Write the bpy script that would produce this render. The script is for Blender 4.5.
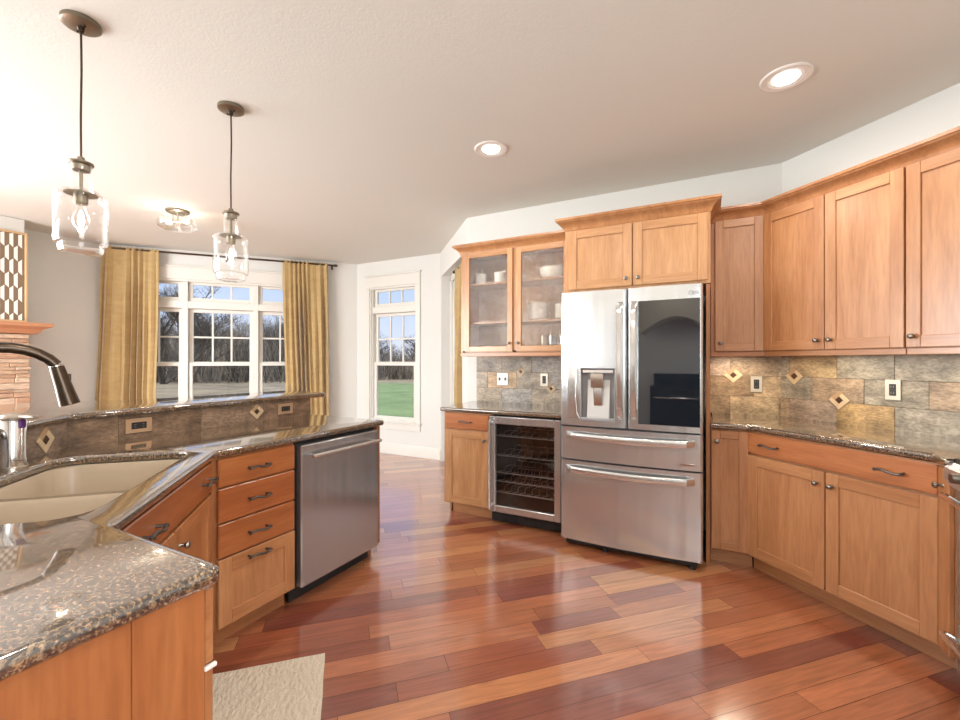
import bpy, bmesh, math, random
from mathutils import Vector, Matrix
PI = math.pi
R = math.radians
random.seed(7)
scn = bpy.context.scene
for o in list(bpy.data.objects): bpy.data.objects.remove(o)
C = scn.collection

# ------------------------------------------------------------------ camera, world, sun, light, exposure
cam_d = bpy.data.cameras.new('camera'); cam = bpy.data.objects.new('camera', cam_d); C.objects.link(cam)
cam.location = (0, 0, 1.31); cam.rotation_euler = (R(90), 0, R(27.5))
cam_d.sensor_width = 36; cam_d.lens = 36*433/960; cam_d.clip_start = .02; cam_d.clip_end = 400
cam_d.shift_y = 1/960
scn.camera = cam
scn.view_settings.view_transform = 'Standard'; scn.view_settings.look = 'None'
scn.view_settings.gamma = 1; scn.view_settings.use_curve_mapping = False
scn.view_settings.exposure = 0.0

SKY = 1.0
w = bpy.data.worlds.new('sky'); scn.world = w; w.use_nodes = True
nt = w.node_tree; nt.nodes.clear()
wo = nt.nodes.new('ShaderNodeOutputWorld'); bg = nt.nodes.new('ShaderNodeBackground')
tc = nt.nodes.new('ShaderNodeTexCoord'); sx = nt.nodes.new('ShaderNodeSeparateXYZ'); rp = nt.nodes.new('ShaderNodeValToRGB')
nt.links.new(tc.outputs['Generated'], sx.inputs[0]); nt.links.new(sx.outputs['Z'], rp.inputs[0])
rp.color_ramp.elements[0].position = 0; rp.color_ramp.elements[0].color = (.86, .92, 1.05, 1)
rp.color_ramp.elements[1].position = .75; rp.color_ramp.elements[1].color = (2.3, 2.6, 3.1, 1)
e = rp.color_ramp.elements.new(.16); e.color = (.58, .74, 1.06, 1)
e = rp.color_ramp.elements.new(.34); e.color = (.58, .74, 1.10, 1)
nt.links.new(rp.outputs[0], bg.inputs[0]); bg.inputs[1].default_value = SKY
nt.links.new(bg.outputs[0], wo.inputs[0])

def lamp(name, kind, loc, rot, energy, color=(1, 1, 1), **kw):
    d = bpy.data.lights.new(name, kind); d.energy = energy; d.color = color
    for k, v in kw.items(): setattr(d, k, v)
    o = bpy.data.objects.new(name, d); C.objects.link(o); o.location = loc; o.rotation_euler = rot
    return o
lamp('sun', 'SUN', (0, 0, 30), (R(50), 0, R(-35)), 3.0, (1, .95, .86), angle=R(1))
# added fill lamps standing in for daylight at unseen windows: rear, right and left
FILL_DAY = (.93, .97, 1.0)
lamp('added_fill_rear', 'AREA', (-5.1, -1.93, 1.5), (R(-90), 0, R(180)), 190, FILL_DAY, shape='RECTANGLE', size=2.3, size_y=1.9, spread=R(150))
lamp('added_fill_right', 'AREA', (1.50, -.35, 1.65), (R(90), 0, R(90)), 45, FILL_DAY, shape='RECTANGLE', size=1.3, size_y=1.3)
lamp('added_fill_left', 'AREA', (-6.47, -.6, 1.5), (R(90), 0, R(-90)), 200, FILL_DAY, shape='RECTANGLE', size=1.5, size_y=1.9, spread=R(145))
CAN_W = 11
# ------------------------------------------------------------------ materials
MAT = {}
def newmat(name):
    m = bpy.data.materials.new(name); m.use_nodes = True
    n = m.node_tree.nodes; l = m.node_tree.links
    return m, n, l, n['Principled BSDF']
def setp(p, **k):
    for a, b in k.items():
        a = a.replace('_', ' ')
        for nm in (a, a.title(), a.capitalize()):
            if nm in p.inputs: p.inputs[nm].default_value = b; break
def plain(name, col, rough=.5, metal=0, bump=0, bscale=50, **k):
    m, n, l, p = newmat(name)
    p.inputs['Base Color'].default_value = (*col, 1); p.inputs['Roughness'].default_value = rough; p.inputs['Metallic'].default_value = metal
    for a, b in k.items(): p.inputs[a.replace('_', ' ')].default_value = b
    if bump:
        t = n.new('ShaderNodeTexCoord'); no = n.new('ShaderNodeTexNoise'); no.inputs['Scale'].default_value = bscale; no.inputs['Detail'].default_value = 3
        b_ = n.new('ShaderNodeBump'); b_.inputs['Strength'].default_value = bump; b_.inputs['Distance'].default_value = .01
        l.new(t.outputs['Object'], no.inputs['Vector']); l.new(no.outputs['Fac'], b_.inputs['Height']); l.new(b_.outputs[0], p.inputs['Normal'])
    MAT[name] = m; return m
def mix_rgb(n, l, a, b, fac, mode='MIX'):
    x = n.new('ShaderNodeMix'); x.data_type = 'RGBA'; x.blend_type = mode
    for s, v in ((x.inputs[6], a), (x.inputs[7], b), (x.inputs[0], fac)):
        if isinstance(v, (tuple, list)): s.default_value = (*v[:3], 1)
        elif isinstance(v, (int, float)): s.default_value = v
        else: l.new(v, s)
    return x.outputs[2]
def wood(name, dark, light, axis='Z', rough=.34, tint=True):
    m, n, l, p = newmat(name)
    t = n.new('ShaderNodeTexCoord'); oi = n.new('ShaderNodeObjectInfo')
    mp = n.new('ShaderNodeMapping'); sc = [9, 9, 9]; sc['XYZ'.index(axis)] = .9; mp.inputs['Scale'].default_value = sc
    add = n.new('ShaderNodeVectorMath'); add.operation = 'ADD'
    mul = n.new('ShaderNodeMath'); mul.operation = 'MULTIPLY'; mul.inputs[1].default_value = 37.
    l.new(oi.outputs['Random'], mul.inputs[0]); l.new(t.outputs['Object'], add.inputs[0]); l.new(mul.outputs[0], add.inputs[1])
    l.new(add.outputs[0], mp.inputs[0])
    a = n.new('ShaderNodeTexNoise'); a.inputs['Scale'].default_value = 1.; a.inputs['Detail'].default_value = 5; a.inputs['Distortion'].default_value = 1.2
    b = n.new('ShaderNodeTexNoise'); b.inputs['Scale'].default_value = 9.; b.inputs['Detail'].default_value = 3
    l.new(mp.outputs[0], a.inputs['Vector']); l.new(mp.outputs[0], b.inputs['Vector'])
    r = n.new('ShaderNodeValToRGB'); r.color_ramp.elements[0].position = .3; r.color_ramp.elements[1].position = .7
    r.color_ramp.elements[0].color = (*dark, 1); r.color_ramp.elements[1].color = (*light, 1)
    l.new(a.outputs['Fac'], r.inputs[0])
    r2 = n.new('ShaderNodeValToRGB'); r2.color_ramp.elements[0].position = .35; r2.color_ramp.elements[1].position = .6
    r2.color_ramp.elements[0].color = (.86, .84, .82, 1); r2.color_ramp.elements[1].color = (1, 1, 1, 1)
    l.new(b.outputs['Fac'], r2.inputs[0])
    c = mix_rgb(n, l, r.outputs[0], r2.outputs[0], 1., 'MULTIPLY')
    if tint: c = mix_rgb(n, l, c, oi.outputs['Color'], 1., 'MULTIPLY')
    l.new(c, p.inputs['Base Color']); p.inputs['Roughness'].default_value = rough
    p.inputs['Coat Weight'].default_value = .35; p.inputs['Coat Roughness'].default_value = .22
    MAT[name] = m; return m
CH_D, CH_L = (.39, .172, .070), (.525, .268, .125)
wood('cherry_v', CH_D, CH_L, 'Z'); wood('cherry_h', CH_D, CH_L, 'X'); wood('cherry_y', CH_D, CH_L, 'Y')
CHV = [MAT['cherry_v'], MAT['cherry_h'], MAT['cherry_y']]
plain('cab_dark', (.03, .018, .012), .8)
plain('wall', (.73, .73, .695), .85, bump=.15, bscale=120)
plain('ceiling', (.745, .75, .70), .95, bump=.10, bscale=90)
plain('trim', (.75, .735, .68), .4)
plain('white_paint', (.86, .84, .80), .35)
plain('pewter', (.16, .15, .14), .34, 1)
plain('knob_metal', (.25, .23, .20), .28, 1)
plain('bronze', (.085, .062, .045), .3, 1)
plain('black_gloss', (.012, .013, .015), .08)
plain('black', (.015, .015, .016), .5)
plain('dark_glass', (.01, .013, .018), .03, 0, Coat_Weight=1., Coat_Roughness=.02, Coat_IOR=1.65)
plain('chrome', (.8, .8, .8), .12, 1)
plain('ceramic', (.85, .84, .81), .18)
plain('sink_composite', (.50, .40, .29), .35)
plain('outlet_plate', (.62, .55, .44), .3, .55); plain('copper_plate', (.66, .47, .31), .3, .7)
plain('outlet_white', (.85, .84, .80), .35)
plain('outlet_black', (.02, .018, .016), .35)
plain('canopy_bronze', (.26, .225, .17), .35, .9)
plain('nickel', (.55, .50, .44), .28, 1)
plain('mantel_wood', (.52, .25, .13), .45)
plain('oak_frame', (.62, .42, .22), .5)
plain('white_tile', (.85, .84, .80), .4)
plain('brown_tile', (.22, .15, .09), .5)
plain('bark', (.055, .045, .036), .9)
plain('bark_pale', (.16, .13, .10), .9)
plain('purple', (.10, .02, .16), .3)
plain('accent_light', (.60, .45, .28), .5, bump=.3, bscale=80)
plain('accent_mid', (.42, .27, .15), .5, bump=.3, bscale=80)
plain('accent_dark', (.06, .028, .014), .3)
plain('hood_plaster', (.62, .57, .47), .8)
plain('grey_plastic', (.30, .30, .30), .35)
plain('silver_paint', (.62, .61, .59), .3, .4)
plain('wire', (.45, .45, .45), .35, .6)

def steel(name, col=(.63, .62, .60), rough=.24, ax='X'):
    m, n, l, p = newmat(name)
    t = n.new('ShaderNodeTexCoord'); mp = n.new('ShaderNodeMapping')
    sc = [600, 600, 600]; sc['XYZ'.index(ax)] = 3; mp.inputs['Scale'].default_value = sc
    no = n.new('ShaderNodeTexNoise'); no.inputs['Scale'].default_value = 1
    l.new(t.outputs['Object'], mp.inputs[0]); l.new(mp.outputs[0], no.inputs['Vector'])
    r = n.new('ShaderNodeMapRange'); r.inputs['To Min'].default_value = rough-.05; r.inputs['To Max'].default_value = rough+.06
    l.new(no.outputs['Fac'], r.inputs[0]); l.new(r.outputs[0], p.inputs['Roughness'])
    # gentle vertical waviness of the sheet
    mp2 = n.new('ShaderNodeMapping'); mp2.inputs['Scale'].default_value = (14, 14, .2)
    n2 = n.new('ShaderNodeTexNoise'); n2.inputs['Scale'].default_value = 1.; n2.inputs['Detail'].default_value = 1
    l.new(t.outputs['Object'], mp2.inputs[0]); l.new(mp2.outputs[0], n2.inputs['Vector'])
    b = n.new('ShaderNodeBump'); b.inputs['Strength'].default_value = .8; b.inputs['Distance'].default_value = .006
    l.new(n2.outputs['Fac'], b.inputs['Height']); l.new(b.outputs[0], p.inputs['Normal'])
    p.inputs['Base Color'].default_value = (*col, 1); p.inputs['Metallic'].default_value = .84
    tg = n.new('ShaderNodeTangent'); tg.direction_type = 'RADIAL'; tg.axis = 'Z'
    l.new(tg.outputs[0], p.inputs['Tangent']); p.inputs['Anisotropic'].default_value = .9
    MAT[name] = m; return m
steel('steel', (.62, .64, .65), .23); steel('steel_handle', (.66, .655, .64), .15); steel('steel_dw', (.47, .47, .48), .24, 'Y')

def granite():
    m, n, l, p = newmat('granite')
    t = n.new('ShaderNodeTexCoord')
    v = n.new('ShaderNodeTexVoronoi'); v.inputs['Scale'].default_value = 170
    no = n.new('ShaderNodeTexNoise'); no.inputs['Scale'].default_value = 150; no.inputs['Detail'].default_value = 5; no.inputs['Roughness'].default_value = .7
    for x in (v, no): l.new(t.outputs['Object'], x.inputs['Vector'])
    r = n.new('ShaderNodeValToRGB'); cr = r.color_ramp
    cr.elements[0].position = .42; cr.elements[0].color = (.012, .011, .012, 1)
    cr.elements[1].position = .72; cr.elements[1].color = (.36, .27, .19, 1)
    for pos, c in ((.48, (.06, .042, .03)), (.53, (.17, .105, .055)), (.59, (.27, .18, .10))): e = cr.elements.new(pos); e.color = (*c, 1)
    l.new(no.outputs['Fac'], r.inputs[0])
    sp = n.new('ShaderNodeSeparateColor'); l.new(v.outputs['Color'], sp.inputs[0])
    r2 = n.new('ShaderNodeValToRGB'); r2.color_ramp.interpolation = 'CONSTANT'
    r2.color_ramp.elements[0].position = 0; r2.color_ramp.elements[0].color = (.25, .23, .22, 1)
    r2.color_ramp.elements[1].position = .16; r2.color_ramp.elements[1].color = (1, 1, 1, 1)
    e = r2.color_ramp.elements.new(.86); e.color = (1.5, 1.4, 1.3, 1)
    l.new(sp.outputs[0], r2.inputs[0])
    c = mix_rgb(n, l, r.outputs[0], r2.outputs[0], 1., 'MULTIPLY')
    l.new(c, p.inputs['Base Color']); p.inputs['Roughness'].default_value = .16
    p.inputs['IOR'].default_value = 1.6; p.inputs['Coat Weight'].default_value = 1.; p.inputs['Coat Roughness'].default_value = .045; p.inputs['Coat IOR'].default_value = 2.3
    MAT['granite'] = m
granite()

def attr_mat(name, nscale=(30, 30, 30), amount=.35, rough=.5, bump=.3, bdist=.004, coat=0, coatr=.1, dist=1.5, speck=0):
    """base colour from the 'col' attribute, with veins / grain"""
    m, n, l, p = newmat(name)
    at = n.new('ShaderNodeAttribute'); at.attribute_name = 'col'
    t = n.new('ShaderNodeTexCoord'); mp = n.new('ShaderNodeMapping'); mp.inputs['Scale'].default_value = nscale
    l.new(t.outputs['Object'], mp.inputs[0])
    ad = n.new('ShaderNodeVectorMath'); ad.operation = 'MULTIPLY_ADD'
    l.new(at.outputs['Color'], ad.inputs[0]); ad.inputs[1].default_value = (60, 60, 60); l.new(mp.outputs[0], ad.inputs[2])
    no = n.new('ShaderNodeTexNoise'); no.inputs['Scale'].default_value = 1; no.inputs['Detail'].default_value = 6; no.inputs['Distortion'].default_value = dist
    l.new(ad.outputs[0], no.inputs['Vector'])
    r = n.new('ShaderNodeValToRGB'); r.color_ramp.elements[0].position = .3; r.color_ramp.elements[1].position = .7
    r.color_ramp.elements[0].color = (1-amount,)*3+(1,); r.color_ramp.elements[1].color = (1+amount*.5,)*3+(1,)
    l.new(no.outputs['Fac'], r.inputs[0])
    c = mix_rgb(n, l, at.outputs['Color'], r.outputs[0], 1., 'MULTIPLY')
    if speck:
        n3 = n.new('ShaderNodeTexNoise'); n3.inputs['Scale'].default_value = speck; n3.inputs['Detail'].default_value = 4
        m3 = n.new('ShaderNodeMapping'); m3.inputs['Scale'].default_value = (1, 1, 2.2); l.new(t.outputs['Object'], m3.inputs[0]); l.new(m3.outputs[0], n3.inputs['Vector'])
        r3 = n.new('ShaderNodeValToRGB'); r3.color_ramp.elements[0].position = .4; r3.color_ramp.elements[1].position = .6
        r3.color_ramp.elements[0].color = (.76, .72, .67, 1); r3.color_ramp.elements[1].color = (1.12, 1.1, 1.08, 1); l.new(n3.outputs['Fac'], r3.inputs[0])
        c = mix_rgb(n, l, c, r3.outputs[0], 1., 'MULTIPLY')
    l.new(c, p.inputs['Base Color']); p.inputs['Roughness'].default_value = rough
    if coat: p.inputs['Coat Weight'].default_value = coat; p.inputs['Coat Roughness'].default_value = coatr; p.inputs['Coat IOR'].default_value = 1.85
    if bump:
        b = n.new('ShaderNodeBump'); b.inputs['Strength'].default_value = bump; b.inputs['Distance'].default_value = bdist
        l.new(no.outputs['Fac'], b.inputs['Height']); l.new(b.outputs[0], p.inputs['Normal'])
    MAT[name] = m; return m
attr_mat('slate', (8, 8, 15), .5, .45, .6, .005, dist=.4, speck=55)
attr_mat('ledgestone', (9, 9, 30), .3, .8, .6, .01)
# floor planks: grain runs along the plank (local x)
attr_mat('floor_wood', (3, 45, 1), .28, .28, .04, .001, coat=1., coatr=.14)

def thin_glass(name, fac=.12, rough=.0, tint=(1, 1, 1), bump=0, bscale=60, pw=4.5):
    m, n, l, p = newmat(name); n.remove(p)
    out = n['Material Output']
    tr = n.new('ShaderNodeBsdfTransparent'); tr.inputs[0].default_value = (*tint, 1)
    gl = n.new('ShaderNodeBsdfGlossy'); gl.inputs['Roughness'].default_value = rough; gl.inputs[0].default_value = (1, 1, 1, 1)
    lw = n.new('ShaderNodeLayerWeight'); fr = n.new('ShaderNodeMath'); fr.operation = 'POWER'; fr.inputs[1].default_value = pw
    l.new(lw.outputs['Facing'], fr.inputs[0])
    mx = n.new('ShaderNodeMixShader')
    ad = n.new('ShaderNodeMath'); ad.operation = 'ADD'; ad.use_clamp = True; ad.inputs[1].default_value = fac
    l.new(fr.outputs[0], ad.inputs[0]); l.new(ad.outputs[0], mx.inputs[0]); l.new(tr.outputs[0], mx.inputs[1]); l.new(gl.outputs[0], mx.inputs[2])
    if bump:
        t = n.new('ShaderNodeTexCoord'); no = n.new('ShaderNodeTexNoise'); no.inputs['Scale'].default_value = bscale; no.inputs['Detail'].default_value = 2
        b = n.new('ShaderNodeBump'); b.inputs['Strength'].default_value = bump; b.inputs['Distance'].default_value = .01
        l.new(t.outputs['Object'], no.inputs['Vector']); l.new(no.outputs['Fac'], b.inputs['Height']); l.new(b.outputs[0], gl.inputs['Normal'])
    l.new(mx.outputs[0], out.inputs[0]); MAT[name] = m; return m
thin_glass('window_glass', .02)
thin_glass('shade_glass', .03, .02, pw=3.0)
thin_glass('seedy_glass', .06, .05, (.90, .88, .84), 1.3, 60)
thin_glass('cooler_glass', .05, .02, (.85, .85, .85))
thin_glass('drinking_glass', .12, .02)

def emit(name, col, s):
    m, n, l, p = newmat(name); n.remove(p); e_ = n.new('ShaderNodeEmission'); e_.inputs[0].default_value = (*col, 1); e_.inputs[1].default_value = s
    l.new(e_.outputs[0], n['Material Output'].inputs[0]); MAT[name] = m; return m
emit('can_glow', (1, .97, .92), 6); emit('bulb_glow', (1, .86, .66), 6); emit('strip_glow', (1, .93, .8), 3.5); emit('daylight_pane', (.93, .97, 1), 1.2)

def cloth():
    m, n, l, p = newmat('gold_velvet')
    t = n.new('ShaderNodeTexCoord'); mp = n.new('ShaderNodeMapping'); mp.inputs['Scale'].default_value = (6, 6, 14)
    no = n.new('ShaderNodeTexNoise'); no.inputs['Scale'].default_value = 1; no.inputs['Detail'].default_value = 4; no.inputs['Distortion'].default_value = 1
    l.new(t.outputs['Object'], mp.inputs[0]); l.new(mp.outputs[0], no.inputs['Vector'])
    r = n.new('ShaderNodeValToRGB'); r.color_ramp.elements[0].position = .3; r.color_ramp.elements[1].position = .7
    r.color_ramp.elements[0].color = (.42, .285, .115, 1); r.color_ramp.elements[1].color = (.50, .35, .15, 1)
    l.new(no.outputs['Fac'], r.inputs[0]); l.new(r.outputs[0], p.inputs['Base Color'])
    p.inputs['Roughness'].default_value = .75; p.inputs['Sheen Weight'].default_value = .5
    b = n.new('ShaderNodeBump'); b.inputs['Strength'].default_value = .25; b.inputs['Distance'].default_value = .004
    l.new(no.outputs['Fac'], b.inputs['Height']); l.new(b.outputs[0], p.inputs['Normal'])
    MAT['gold_velvet'] = m
cloth()
def rug_mat():
    m, n, l, p = newmat('rug_cream')
    t = n.new('ShaderNodeTexCoord'); v = n.new('ShaderNodeTexVoronoi'); v.inputs['Scale'].default_value = 28
    no = n.new('ShaderNodeTexNoise'); no.inputs['Scale'].default_value = 160
    mp = n.new('ShaderNodeMapping'); mp.inputs['Scale'].default_value = (1, 2.2, 1); l.new(t.outputs['Object'], mp.inputs[0])
    l.new(mp.outputs[0], v.inputs['Vector']); l.new(t.outputs['Object'], no.inputs['Vector'])
    ad = n.new('ShaderNodeMath'); ad.operation = 'MULTIPLY_ADD'; l.new(v.outputs['Distance'], ad.inputs[0]); ad.inputs[1].default_value = -1.; l.new(no.outputs['Fac'], ad.inputs[2])
    b = n.new('ShaderNodeBump'); b.inputs['Strength'].default_value = .9; b.inputs['Distance'].default_value = .008
    l.new(ad.outputs[0], b.inputs['Height']); l.new(b.outputs[0], p.inputs['Normal'])
    c = mix_rgb(n, l, (.78, .71, .58), (.60, .52, .40), no.outputs['Fac']); l.new(c, p.inputs['Base Color']); p.inputs['Roughness'].default_value = .95
    MAT['rug_cream'] = m
rug_mat()
def ground_mat(name, a, b, sc):
    m, n, l, p = newmat(name); t = n.new('ShaderNodeTexCoord'); no = n.new('ShaderNodeTexNoise'); no.inputs['Scale'].default_value = sc; no.inputs['Detail'].default_value = 6
    l.new(t.outputs['Object'], no.inputs['Vector']); r = n.new('ShaderNodeValToRGB'); r.color_ramp.elements[0].position = .35; r.color_ramp.elements[1].position = .65
    r.color_ramp.elements[0].color = (*a, 1); r.color_ramp.elements[1].color = (*b, 1); l.new(no.outputs['Fac'], r.inputs[0]); l.new(r.outputs[0], p.inputs['Base Color']); p.inputs['Roughness'].default_value = 1
    MAT[name] = m
ground_mat('lawn', (.085, .13, .04), (.14, .19, .07), .8); ground_mat('field', (.12, .09, .055), (.22, .17, .105), .6); ground_mat('siding', (.5, .5, .48), (.55, .55, .53), 2)

# ------------------------------------------------------------------ mesh helpers
def NB():
    bm = bmesh.new(); bm.loops.layers.float_color.new('col'); return bm
def box(bm, x0, x1, y0, y1, z0, z1, bv=0, mi=0, col=None, M=None):
    t = bmesh.new(); bmesh.ops.create_cube(t, size=1)
    for v in t.verts: v.co = Vector(((x0+x1)/2+v.co.x*(x1-x0), (y0+y1)/2+v.co.y*(y1-y0), (z0+z1)/2+v.co.z*(z1-z0)))
    if bv:
        bv = min(bv, .45*min(abs(x1-x0), abs(y1-y0), abs(z1-z0)))
        bmesh.ops.bevel(t, geom=list(t.edges), offset=bv, segments=1, affect='EDGES')
    merge(bm, t, mi, col, M)
def merge(bm, t, mi=0, col=None, M=None):
    lay = bm.loops.layers.float_color.get('col'); mp = {}
    for v in t.verts: mp[v] = bm.verts.new(M @ v.co if M else v.co)
    for f in t.faces:
        try: g = bm.faces.new([mp[v] for v in f.verts])
        except ValueError: continue
        g.material_index = mi
        if col:
            for lp in g.loops: lp[lay] = (*col, 1)
    t.free()
def poly(bm, pts, mi=0, col=None):
    f = bm.faces.new([bm.verts.new(p) for p in pts]); f.material_index = mi
    if col:
        lay = bm.loops.layers.float_color.get('col')
        for lp in f.loops: lp[lay] = (*col, 1)
    return f
def prism(bm, pts, z0, z1, mi=0, bv=0, seg=2):
    """pts ccw in plan"""
    t = bmesh.new(); lo = [t.verts.new((x, y, z0)) for x, y in pts]; hi = [t.verts.new((x, y, z1)) for x, y in pts]
    t.faces.new(lo[::-1]); t.faces.new(hi); k = len(pts)
    for i in range(k): t.faces.new((lo[i], lo[(i+1) % k], hi[(i+1) % k], hi[i]))
    bmesh.ops.recalc_face_normals(t, faces=t.faces)
    if bv: bmesh.ops.bevel(t, geom=list(t.edges), offset=bv, segments=seg, affect='EDGES')
    merge(bm, t, mi)
def extr(bm, prof, x0, x1, mi=0, M=None):
    """profile of (y,z) pushed along x"""
    t = bmesh.new(); a = [t.verts.new((x0, y, z)) for y, z in prof]; b = [t.verts.new((x1, y, z)) for y, z in prof]; k = len(prof)
    t.faces.new(a); t.faces.new(b[::-1])
    for i in range(k): t.faces.new((a[i], b[i], b[(i+1) % k], a[(i+1) % k]))
    bmesh.ops.recalc_face_normals(t, faces=t.faces); merge(bm, t, mi, None, M)
def tube(bm, pts, r, seg=10, mi=0, cap=True):
    pts = [Vector(p) for p in pts]; k = len(pts); rs = r if isinstance(r, (list, tuple)) else [r]*k
    rings = []; prev = None
    for i, p in enumerate(pts):
        d = (pts[min(i+1, k-1)]-pts[max(i-1, 0)]).normalized()
        if prev is None:
            u = d.orthogonal().normalized()
        else:
            u = (prev-d*prev.dot(d)); u = u.normalized() if u.length > 1e-6 else d.orthogonal().normalized()
        prev = u; v = d.cross(u)
        rings.append([bm.verts.new(p+(u*math.cos(2*PI*j/seg)+v*math.sin(2*PI*j/seg))*rs[i]) for j in range(seg)])
    for a, b in zip(rings, rings[1:]):
        for j in range(seg):
            f = bm.faces.new((a[j], a[(j+1) % seg], b[(j+1) % seg], b[j])); f.material_index = mi
    if cap:
        f = bm.faces.new(rings[0][::-1]); f.material_index = mi; f = bm.faces.new(rings[-1]); f.material_index = mi
def lathe(bm, prof, c=(0, 0, 0), seg=24, mi=0, M=None):
    """profile (r,z) turned about z; r=0 closes"""
    t = bmesh.new(); rings = []
    for r, z in prof:
        if r < 1e-6: rings.append([t.verts.new((c[0], c[1], c[2]+z))])
        else: rings.append([t.verts.new((c[0]+r*math.cos(2*PI*j/seg), c[1]+r*math.sin(2*PI*j/seg), c[2]+z)) for j in range(seg)])
    for a, b in zip(rings, rings[1:]):
        for j in range(seg):
            j2 = (j+1) % seg
            if len(a) == 1 and len(b) == 1: continue
            if len(a) == 1: t.faces.new((a[0], b[j2], b[j]))
            elif len(b) == 1: t.faces.new((a[j], a[j2], b[0]))
            else: t.faces.new((a[j], a[j2], b[j2], b[j]))
    bmesh.ops.recalc_face_normals(t, faces=t.faces)
    merge(bm, t, mi, None, M)
def ob(name, bm, mats, parent=None, color=None, smooth=True, loc=None, rz=None):
    me = bpy.data.meshes.new(name); bm.to_mesh(me); bm.free()
    if not isinstance(mats, (list, tuple)): mats = [mats]
    for m in mats: me.materials.append(MAT[m] if isinstance(m, str) else m)
    if smooth:
        for p in me.polygons: p.use_smooth = True
        me.set_sharp_from_angle(angle=R(32))
    o = bpy.data.objects.new(name, me); C.objects.link(o)
    if parent: o.parent = parent
    if color: o.color = (*color, 1)
    if loc: o.location = loc
    if rz is not None: o.rotation_euler = (0, 0, rz)
    return o
def tag(o, label=None, cat=None, group=None, kind=None):
    if label: o['label'] = label
    if cat: o['category'] = cat
    if group: o['group'] = group
    if kind: o['kind'] = kind
    return o
def thing(name, loc, rz, label, cat, group=None):
    o = bpy.data.objects.new(name, None); C.objects.link(o); o.empty_display_size = .1
    o.location = loc; o.rotation_euler = (0, 0, rz); return tag(o, label, cat, group)
def struct_empty(name, loc, rz):
    o = bpy.data.objects.new(name, None); C.objects.link(o); o.empty_display_size = .1
    o.location = loc; o.rotation_euler = (0, 0, rz); o['kind'] = 'structure'; return o
def copy_tree(o, parent=None):
    c = o.copy(); C.objects.link(c)
    if parent: c.parent = parent
    for ch in list(o.children): copy_tree(ch, c)
    return c
def slab(name, polys, z0, z1, bv, mat, parent=None):
    """flat slab with rounded edges, may have holes (first polygon the outline)"""
    cu = bpy.data.curves.new(name, 'CURVE'); cu.dimensions = '2D'; cu.fill_mode = 'BOTH'
    for pts in polys:
        s = cu.splines.new('POLY'); s.points.add(len(pts)-1); s.use_cyclic_u = True
        for p, (x, y) in zip(s.points, pts): p.co = (x, y, 0, 1)
    cu.extrude = (z1-z0)/2-bv; cu.bevel_depth = bv; cu.bevel_resolution = 3; cu.offset = -bv
    o = bpy.data.objects.new(name+'_c', cu); C.objects.link(o)
    dg = bpy.context.evaluated_depsgraph_get(); me = bpy.data.meshes.new_from_object(o.evaluated_get(dg))
    bpy.data.objects.remove(o); me.name = name; me.transform(Matrix.Translation((0, 0, (z0+z1)/2)))
    me.materials.clear(); me.materials.append(MAT[mat])
    bm = bmesh.new(); bm.from_mesh(me); bmesh.ops.remove_doubles(bm, verts=bm.verts, dist=1e-5); bmesh.ops.recalc_face_normals(bm, faces=bm.faces); bm.to_mesh(me); bm.free()
    for p in me.polygons: p.use_smooth = True
    me.set_sharp_from_angle(angle=R(40))
    q = bpy.data.objects.new(name, me); C.objects.link(q)
    if parent: q.parent = parent
    return q
def roundrect(x0, x1, y0, y1, r, k=6):
    out = []
    for cx, cy, a0 in ((x1-r, y1-r, 0), (x0+r, y1-r, 90), (x0+r, y0+r, 180), (x1-r, y0+r, 270)):
        for i in range(k+1): a = R(a0+90*i/k); out.append((cx+r*math.cos(a), cy+r*math.sin(a)))
    return out
def round_poly(pts, rs, k=4):
    out = []; n = len(pts)
    for i, p in enumerate(pts):
        r = rs[i] if isinstance(rs, (list, tuple)) else rs
        P, A, B = Vector(p), Vector(pts[i-1]), Vector(pts[(i+1) % n])
        if r <= 0: out.append(tuple(p)); continue
        a = P+(A-P).normalized()*r; b = P+(B-P).normalized()*r
        for j in range(k+1):
            t = j/k; q = a*(1-t)**2+P*2*t*(1-t)+b*t*t; out.append((q.x, q.y))
    return out
def wallframe(p0, p1):
    d = Vector(p1)-Vector(p0); return (p0[0], p0[1], 0), math.atan2(d.y, d.x), d.length

# ------------------------------------------------------------------ room shell
H = 2.74
WP = dict(left=((-6.54, -2.0), (-6.54, 2.54)), window=((-6.54, 2.54), (-4.58, 4.85)), far=((-4.58, 4.85), (-3.12, 4.85)),
          patio=((-3.12, 4.85), (-2.11, 3.78)), back=((-2.11, 3.78), (.49, 3.78)), corner=((.49, 3.78), (1.56, 2.71)),
          right=((1.56, 2.71), (1.56, -2.0)), rear=((1.56, -2.0), (-6.54, -2.0)))
HOLES = dict(left=[(.6, 2.2, .5, 2.45)], window=[(.27, 2.29, .46, 2.36)], far=[(.255, 1.075, .46, 2.36)], patio=[(.09, 1.25, 0, 2.42)],
             rear=[(5.45, 7.87, .5, 2.5)], right=[(2.3, 3.8, .95, 2.35)])
TH = .16
for nm, (p0, p1) in WP.items():
    loc, rz, L = wallframe(p0, p1); bm = NB()
    holes = sorted(HOLES.get(nm, [])); x = 0
    for (a, b, z0, z1) in holes:
        box(bm, x, a, 0, TH, 0, H)
        if z0 > 0: box(bm, a, b, 0, TH, 0, z0)
        box(bm, a, b, 0, TH, z1, H); x = b
    box(bm, x, L, 0, TH, 0, H)
    o = ob('wall_'+nm, bm, 'wall', loc=loc, rz=rz); tag(o, kind='structure')
bm = NB(); box(bm, -7.2, 2.0, -2.4, 6.2, H, H+.1); tag(ob('ceiling', bm, 'ceiling'), kind='structure')

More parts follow.
